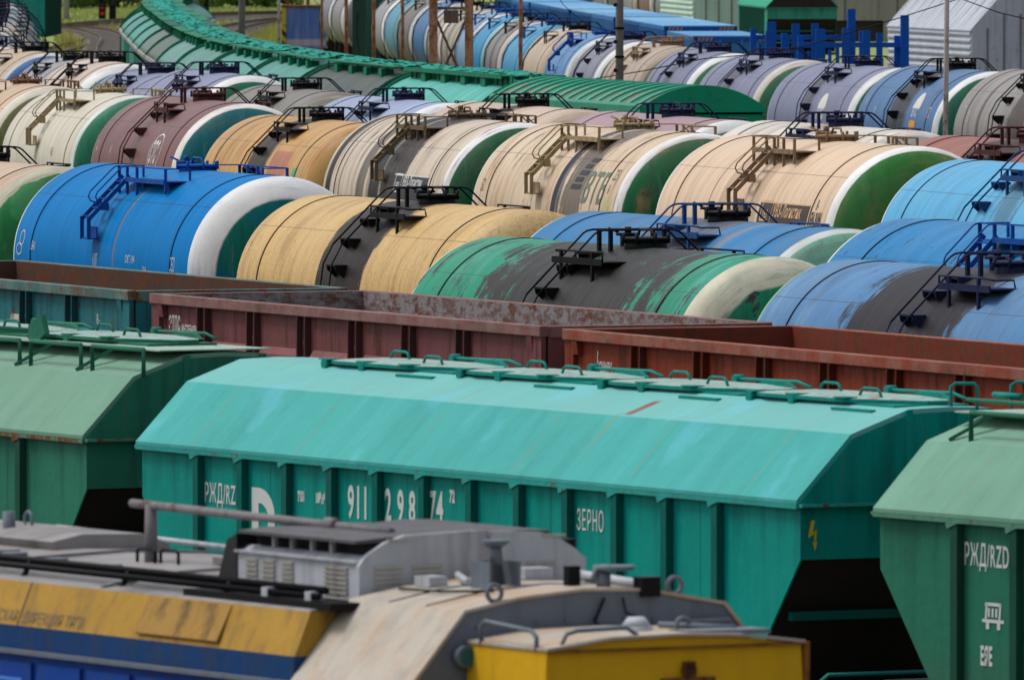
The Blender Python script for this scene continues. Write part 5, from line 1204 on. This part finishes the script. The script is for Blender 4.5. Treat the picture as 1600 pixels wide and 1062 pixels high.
def shrub(x,y,w,h,label,seed,mat=LF):
    r=random.Random(seed); t=thing('shrub',label,'shrub',x,y,None,'dark shrubs behind the far grass',z=-.35)
    b=M(); vs=[]; fs=[]
    cl=[(r.uniform(-w,w),r.uniform(-1.2,1.2),r.uniform(.3,.85)*h,r.uniform(.5,1.1)) for _ in range(26)]
    for _ in range(5200):
        c=r.choice(cl); p=Vector((r.gauss(0,1),r.gauss(0,1),r.gauss(0,1))).normalized()*c[3]*r.uniform(.6,1.)*min(1.,h/2.5)
        q=Vector((c[0],c[1],c[2]))+p
        if q.z<0: continue
        a=Vector((r.gauss(0,1),r.gauss(0,1),r.gauss(0,1))).normalized()*.10; d=a.orthogonal().normalized()*.07; k=len(vs)
        vs+= [q-a,q+d,q+a,q-d]; fs.append((k,k+1,k+2,k+3))
    b.add(vs,fs); ob('foliage',b,mat,t)
    b=M()
    for c in cl[:9]: b.tube([(c[0]*.3,0,0),(c[0]*.7,c[1]*.6,c[2]*.5),(c[0],c[1],c[2])],[.05,.035,.015],5)
    ob('branches',b,plain('bark',(.06,.045,.03),.9),t)
sl=['dark shrub behind the signal at upper left, left one','dark shrub right above the dwarf signal','dark shrub at the top between the boxcar and the green train','low shrub at the top beside the concrete pole','low shrub at the top above the double track','low shrub at the top left of the blue cabin']
for i,u in enumerate((105,150,195,330,390,430)):
    y=880.+rnd.uniform(-8,8); shrub((u-800)*y/19157,y,1.6,2.4 if i<3 else 1.4,sl[i],100+i,LF if i<3 else leaf_mat('bright_hedge_leaves',(.05,.09,.02),(.12,.19,.04)))

# dwarf signals
def dwarf(x,y,red,label):
    t=thing('dwarf_signal',label,'signal',x,y,None,z=-.35)
    b=M(); b.box(-.55,.55,-.3,.3,0,.22); b.box(-.2,.2,-.2,.2,.22,.4); ob('base',b,plain('signal_base_pale',(.45,.46,.48),.8),t)
    b=M()
    for q in (-.33,.33):
        b.box(q-.22,q+.22,-.12,.12,.4,1.45)
        b.prx([(-.12,1.35),(-.38,1.3),(-.38,1.27),(-.12,1.15)],q-.15,q+.15)
    hd=ob('signal_head',b,BLK,t)
    s=S('red_lens'); s.b.inputs['Emission Color'].default_value=(1,.03,.03,1); s.b.inputs['Emission Strength'].default_value=.12; s.b.inputs['Base Color'].default_value=(.35,.01,.01,1)
    b=M(); 
    for zz in (1.15,.75): b.cyl((-.33,-.14,zz),(-.33,-.121,zz),.12,n=14)
    if red: ob('red_lamp',b,s.m,t)
yS=778.; dwarf((168-800)*yS/19157,yS,True,'dwarf track signal with red lamp at upper left')
yS=760.; dwarf((313-800)*yS/19157,yS,False,'dark dwarf signal on pale base beside the bend of the green train')

# concrete / steel posts
CON=plain('pole_concrete',(.22,.19,.17),.85)
RST=paint('rusty_post_steel',(.42,.22,.13),dirt=.3,rust=.5,rustcol=(.38,.15,.06),sp=2.5,rough=.8)
WPO=paint('worn_white_post',(.50,.46,.43),dirt=.5,rust=.3,rustcol=(.26,.12,.07),sp=3.,rough=.8)
def pole(u,y,r0,h,mat,label,name='pole',cat='pole',lean=0.,n=12,fit=None,group=None,du=0.):
    x=(u-800)*y/19157
    t=thing(name,label,cat,x,y,None,group,z=-.34)
    b=M(); b.cyl((0,0,0),(lean,0,h),r0,r0*.72,n=n); ob('shaft',b,mat,t)
    b=M(); b.box(-r0*2,r0*2,-r0*2,r0*2,-.0,.18); ob('footing',b,CON,t)
    if fit: 
        b=M()
        for zz in fit: b.cyl((-r0*1.0,-r0*1.0,zz),(-r0*.9,-r0*1.3,zz),.05,n=8); b.box(-r0*1.05,r0*1.05,-r0*1.08,-r0*.8,zz+.3,zz+.36)
        ob('pole_band',b,BLK,t)
    return t
pole(968,300,.11,13.,CON,'grey concrete mast in front of the lilac tank cars','concrete_mast','mast',0,14,[4.6,5.3,6.2,7.,7.8])
pole(1475,262,.062,12.5,WPO,'thin leaning off-white post with rusty top in front of the denim blue tank car','steel_post','post',.11,10)
pole(812,345,.062,13.,RST,'thin rusty post between cyan tank cars','steel_post','post',.07)
pole(682-4,440,.115,16.,RST,'left leg post of the rusty lattice portal','steel_post','post',0,8) if False else None
def portal(u0,u1,y,label):
    x=((u0+u1)/2-800)*y/19157; w=(u1-u0)/2*y/19157
    t=thing('lattice_portal',label,'mast',x,y,None,z=-.34)
    for e in (-1,1):
        b=M(); b.box(e*w-.115,e*w+.115,-.12,.12,0,16); ob('leg',b,RST,t)
    b=M(); k=0; z=1.2
    while z<14.5:
        b.bar((-w,.06,z),(w,.06,z),.07,.07); b.bar((-w,.0,z),(w,.0,z+2.2),.05,.07); b.bar((w,-.03,z),(-w,-.03,z+2.2),.05,.07); z+=2.3
    b.box(-.2,.2,-.05,.05,5.4,5.75); b.box(-w,w,.9,1.,9,9.1); ob('bracing',b,paint('brace_steel',(.16,.11,.09),dirt=.5,rust=.4,sp=3.),t)
    b=M(); b.box(-w-.3,w+.3,-.3,.3,0,.25); ob('footing',b,CON,t)
portal(677,733,330,'rusty lattice mast with crossed bracing in front of the beige tank cars')
for i,(u,y,r,lb) in enumerate(((629,352,.055,'thin rusty post left of the lattice mast'),(584,362,.062,'thin pale rusty post, second left of the lattice mast'),(541,372,.062,'thin rusty post before the black wheels of the far row'),(503,400,.048,'thin rusty post in front of the blue cabin'),(436,400,.05,'thin pinkish post at the left edge of the blue cabin'))):
    pole(u,y,r,13.,RST if i!=4 else WPO,lb,'steel_post','post')
pole(378,420,.13,13.,CON,'thick grey concrete pole right of the bend','concrete_pole','pole',0,14)
pole(307,560,.14,13.,CON,'grey concrete pole behind the green train','concrete_pole','pole',0,12)
pole(104,800,.2,9.,plain('pale_post',(.32,.3,.32),.8),'pale grey post standing in the grass at upper left','concrete_pole','pole',0,10)
# blue cabin
def cabin():
    y=625.; x=(479-800)*y/19157
    t=thing('metal_cabin','blue metal cabin with yellow and black striped edges','cabin',x,y,None,z=-.34)
    def ex(s,c,st,mo,fi): 
        c=s.mix(s.mul(s.sm(st,.45,.7),.35),c,(.45,.40,.36)); return s.mix(s.mul(s.line(s.z,.95,.12,.1),.75),c,(.5,.42,.38))
    CB_=paint('cabin_blue',(.07,.15,.42),dirt=.2,rust=.05,sp=1.2,extra=ex)
    w=1.0; b=M(); b.box(-w,w,-1.,1.,.1,2.75); ob('wall',b,CB_,t)
    b=M(); b.box(-w-.25,w+.25,-1.1,1.1,2.75,2.85); b.box(-w-.2,-w-.02,-1.02,-1.,0.,2.75); ob('roof',b,paint('cabin_roof_rust',(.2,.06,.03),rust=.5),t)
    s=S('hazard_yellow_black'); q=s.ma('PINGPONG',s.add(s.mul(s.x,1.),s.z),.28); up=s.sm(s.z,1.9,1.8)
    hz=s.out(s.mix(s.mul(s.sm(q,.13,.15),up),(.45,.33,.04),(.03,.03,.03)),.6)
    for e in (-1,1):
        b=M(); b.box(e*(w+.13)-.11,e*(w+.13)+.11,-1.07,-1.03,.1,2.72); ob('striped_edge',b,hz,t)
    b=M()
    for k in range(4): b.box(-.75+k*.5-.02,-.75+k*.5+.02,-1.03,-1.,.1,2.7)
    ob('panel_rib',b,CB_,t)
cabin()
def truss(u,y,lb,mat,zb):
    x=(u-800)*y/19157; t=thing('lattice_column',lb,'mast',x,y,None,'masts above the blue cabin',z=-.34)
    b=M()
    for e in (-1,1): b.box(e*.55-.09,e*.55+.09,-.09,.09,0,13)
    z=.6
    while z<12: b.bar((-.55,.05,z),(.55,.05,z+1.1),.06,.06); b.bar((.55,-.05,z+1.1),(-.55,-.05,z+2.2),.06,.06); z+=2.2
    ob('lattice',b,mat,t); b=M(); b.box(-.9,.9,-.5,.5,0,.3); ob('footing',b,CON,t)
truss(465,650,'brown lattice column behind the blue cabin',paint('truss_brown',(.16,.06,.05),dirt=.4,rust=.4,sp=2.),0)
truss(497,690,'pale lattice column behind the blue cabin, right one',plain('truss_pale',(.40,.42,.46),.6),0)

# warehouse wall and far buildings
def warehouse():
    t=thing('warehouse','long grey concrete warehouse behind the blue stakes','building',22.,700.,None,z=-.34)
    m=paint('warehouse_concrete',(.26,.24,.23),dirt=.45,rust=.12,rustcol=(.22,.14,.12),sp=.5,dirtcol=(.08,.07,.07),rough=.9,seams=[('x',3.,0.,.04,(.06,.05,.05),.7)])
    b=M(); b.box(-4.,16.,0,12,1.2,11.); ob('wall',b,m,t)
    b=M(); b.box(-4.,16.,.6,12,0,1.2); ob('lower_wall',b,paint('warehouse_dark',(.05,.045,.045),dirt=.4,sp=.6),t)
    b=M(); 
    for k in range(7): b.box(-4+k*3.2,-3.7+k*3.2,-.05,.6,0,1.2); 
    ob('column',b,m,t)
    b=M(); b.box(-4.2,16.2,-.3,12.2,11,11.3); ob('roof',b,m,t)
warehouse()
def low_wall(u,y,w,h,label):
    t=thing('retaining_wall',label,'wall',(u-800)*y/19157,y,None,z=-.34)
    b=M(); b.box(-w,w,0,.4,0,h); 
    for k in range(6): b.box(-w+k*w/3-.08,-w+k*w/3+.08,-.06,0,0,h)
    ob('wall',b,paint('far_wall_%d'%int(u),(.16,.15,.145),dirt=.5,sp=.6,rough=.9),t)
low_wall(960,830,6.,3.,'grey concrete wall at the top behind the blue containers')
# overhead cable
def cable(pts,r,label,name='overhead_cable'):
    b=M(); b.tube(pts,r,5); o=ob(name,b,BLK,None); tag(o,label,'cable'); return o
def wp(u,v,y):
    d=((u-800)/19157,math.cos(PT)-(v-531)/19157*-0,0); 
    yc=y; X=(u-800)/19157*yc; 
    # height from image row at distance y
    zc=(531-v)/19157*yc
    return (X, y, 8.942+zc*math.cos(PT)-yc*math.sin(PT))
PT=math.atan((531+189)/19157.)
cable([wp(u,v,300.) for u,v in ((900,128),(1000,112),(1100,92),(1180,85),(1260,72),(1330,50),(1400,30),(1450,14),(1500,-2),(1560,20),(1620,34),(1700,50))],.014,'thin black cable sagging past the leaning off-white post')
cable([wp(u,v,300.) for u,v in ((868,-12),(880,8),(905,30),(925,42),(967,52))],.010,'thin grey cable running up from the concrete mast')

# ------------------------------------------------------------------ camera, light, world
cam=bpy.data.cameras.new('camera'); co=bpy.data.objects.new('camera',cam); COL.objects.link(co); sc.camera=co
co.location=(0,0,8.942); co.rotation_euler=(PI/2-PT,0,0)
cam.sensor_width=36.; cam.lens=19157./1600*36.; cam.clip_start=1.; cam.clip_end=6000.
cam.dof.use_dof=True; cam.dof.focus_distance=178.; cam.dof.aperture_fstop=9.5
w=bpy.data.worlds.new('World'); sc.world=w; w.use_nodes=True; nt=w.node_tree
sky=nt.nodes.new('ShaderNodeTexSky'); sky.sky_type='NISHITA'; sky.sun_disc=False
SE,SR=rad(60),rad(-72)   # elevation, azimuth from +Y towards +X (negative = left)
sky.sun_elevation=SE; sky.sun_rotation=SR; sky.dust_density=3.5; sky.air_density=1.2
hs=nt.nodes.new('ShaderNodeHueSaturation'); hs.inputs['Saturation'].default_value=.42
bg=nt.nodes['Background']; bg.inputs[1].default_value=.138
nt.links.new(sky.outputs[0],hs.inputs['Color']); nt.links.new(hs.outputs[0],bg.inputs[0])
su=bpy.data.lights.new('sun','SUN'); su.energy=1.75; su.angle=rad(18); su.color=(1.,.97,.92)
so=bpy.data.objects.new('sun',su); COL.objects.link(so)
d=Vector((math.sin(SR)*math.cos(SE),math.cos(SR)*math.cos(SE),math.sin(SE)))
so.rotation_euler=d.to_track_quat('Z','Y').to_euler()
sc.view_settings.view_transform='Standard'; sc.view_settings.look='None'; sc.view_settings.exposure=0
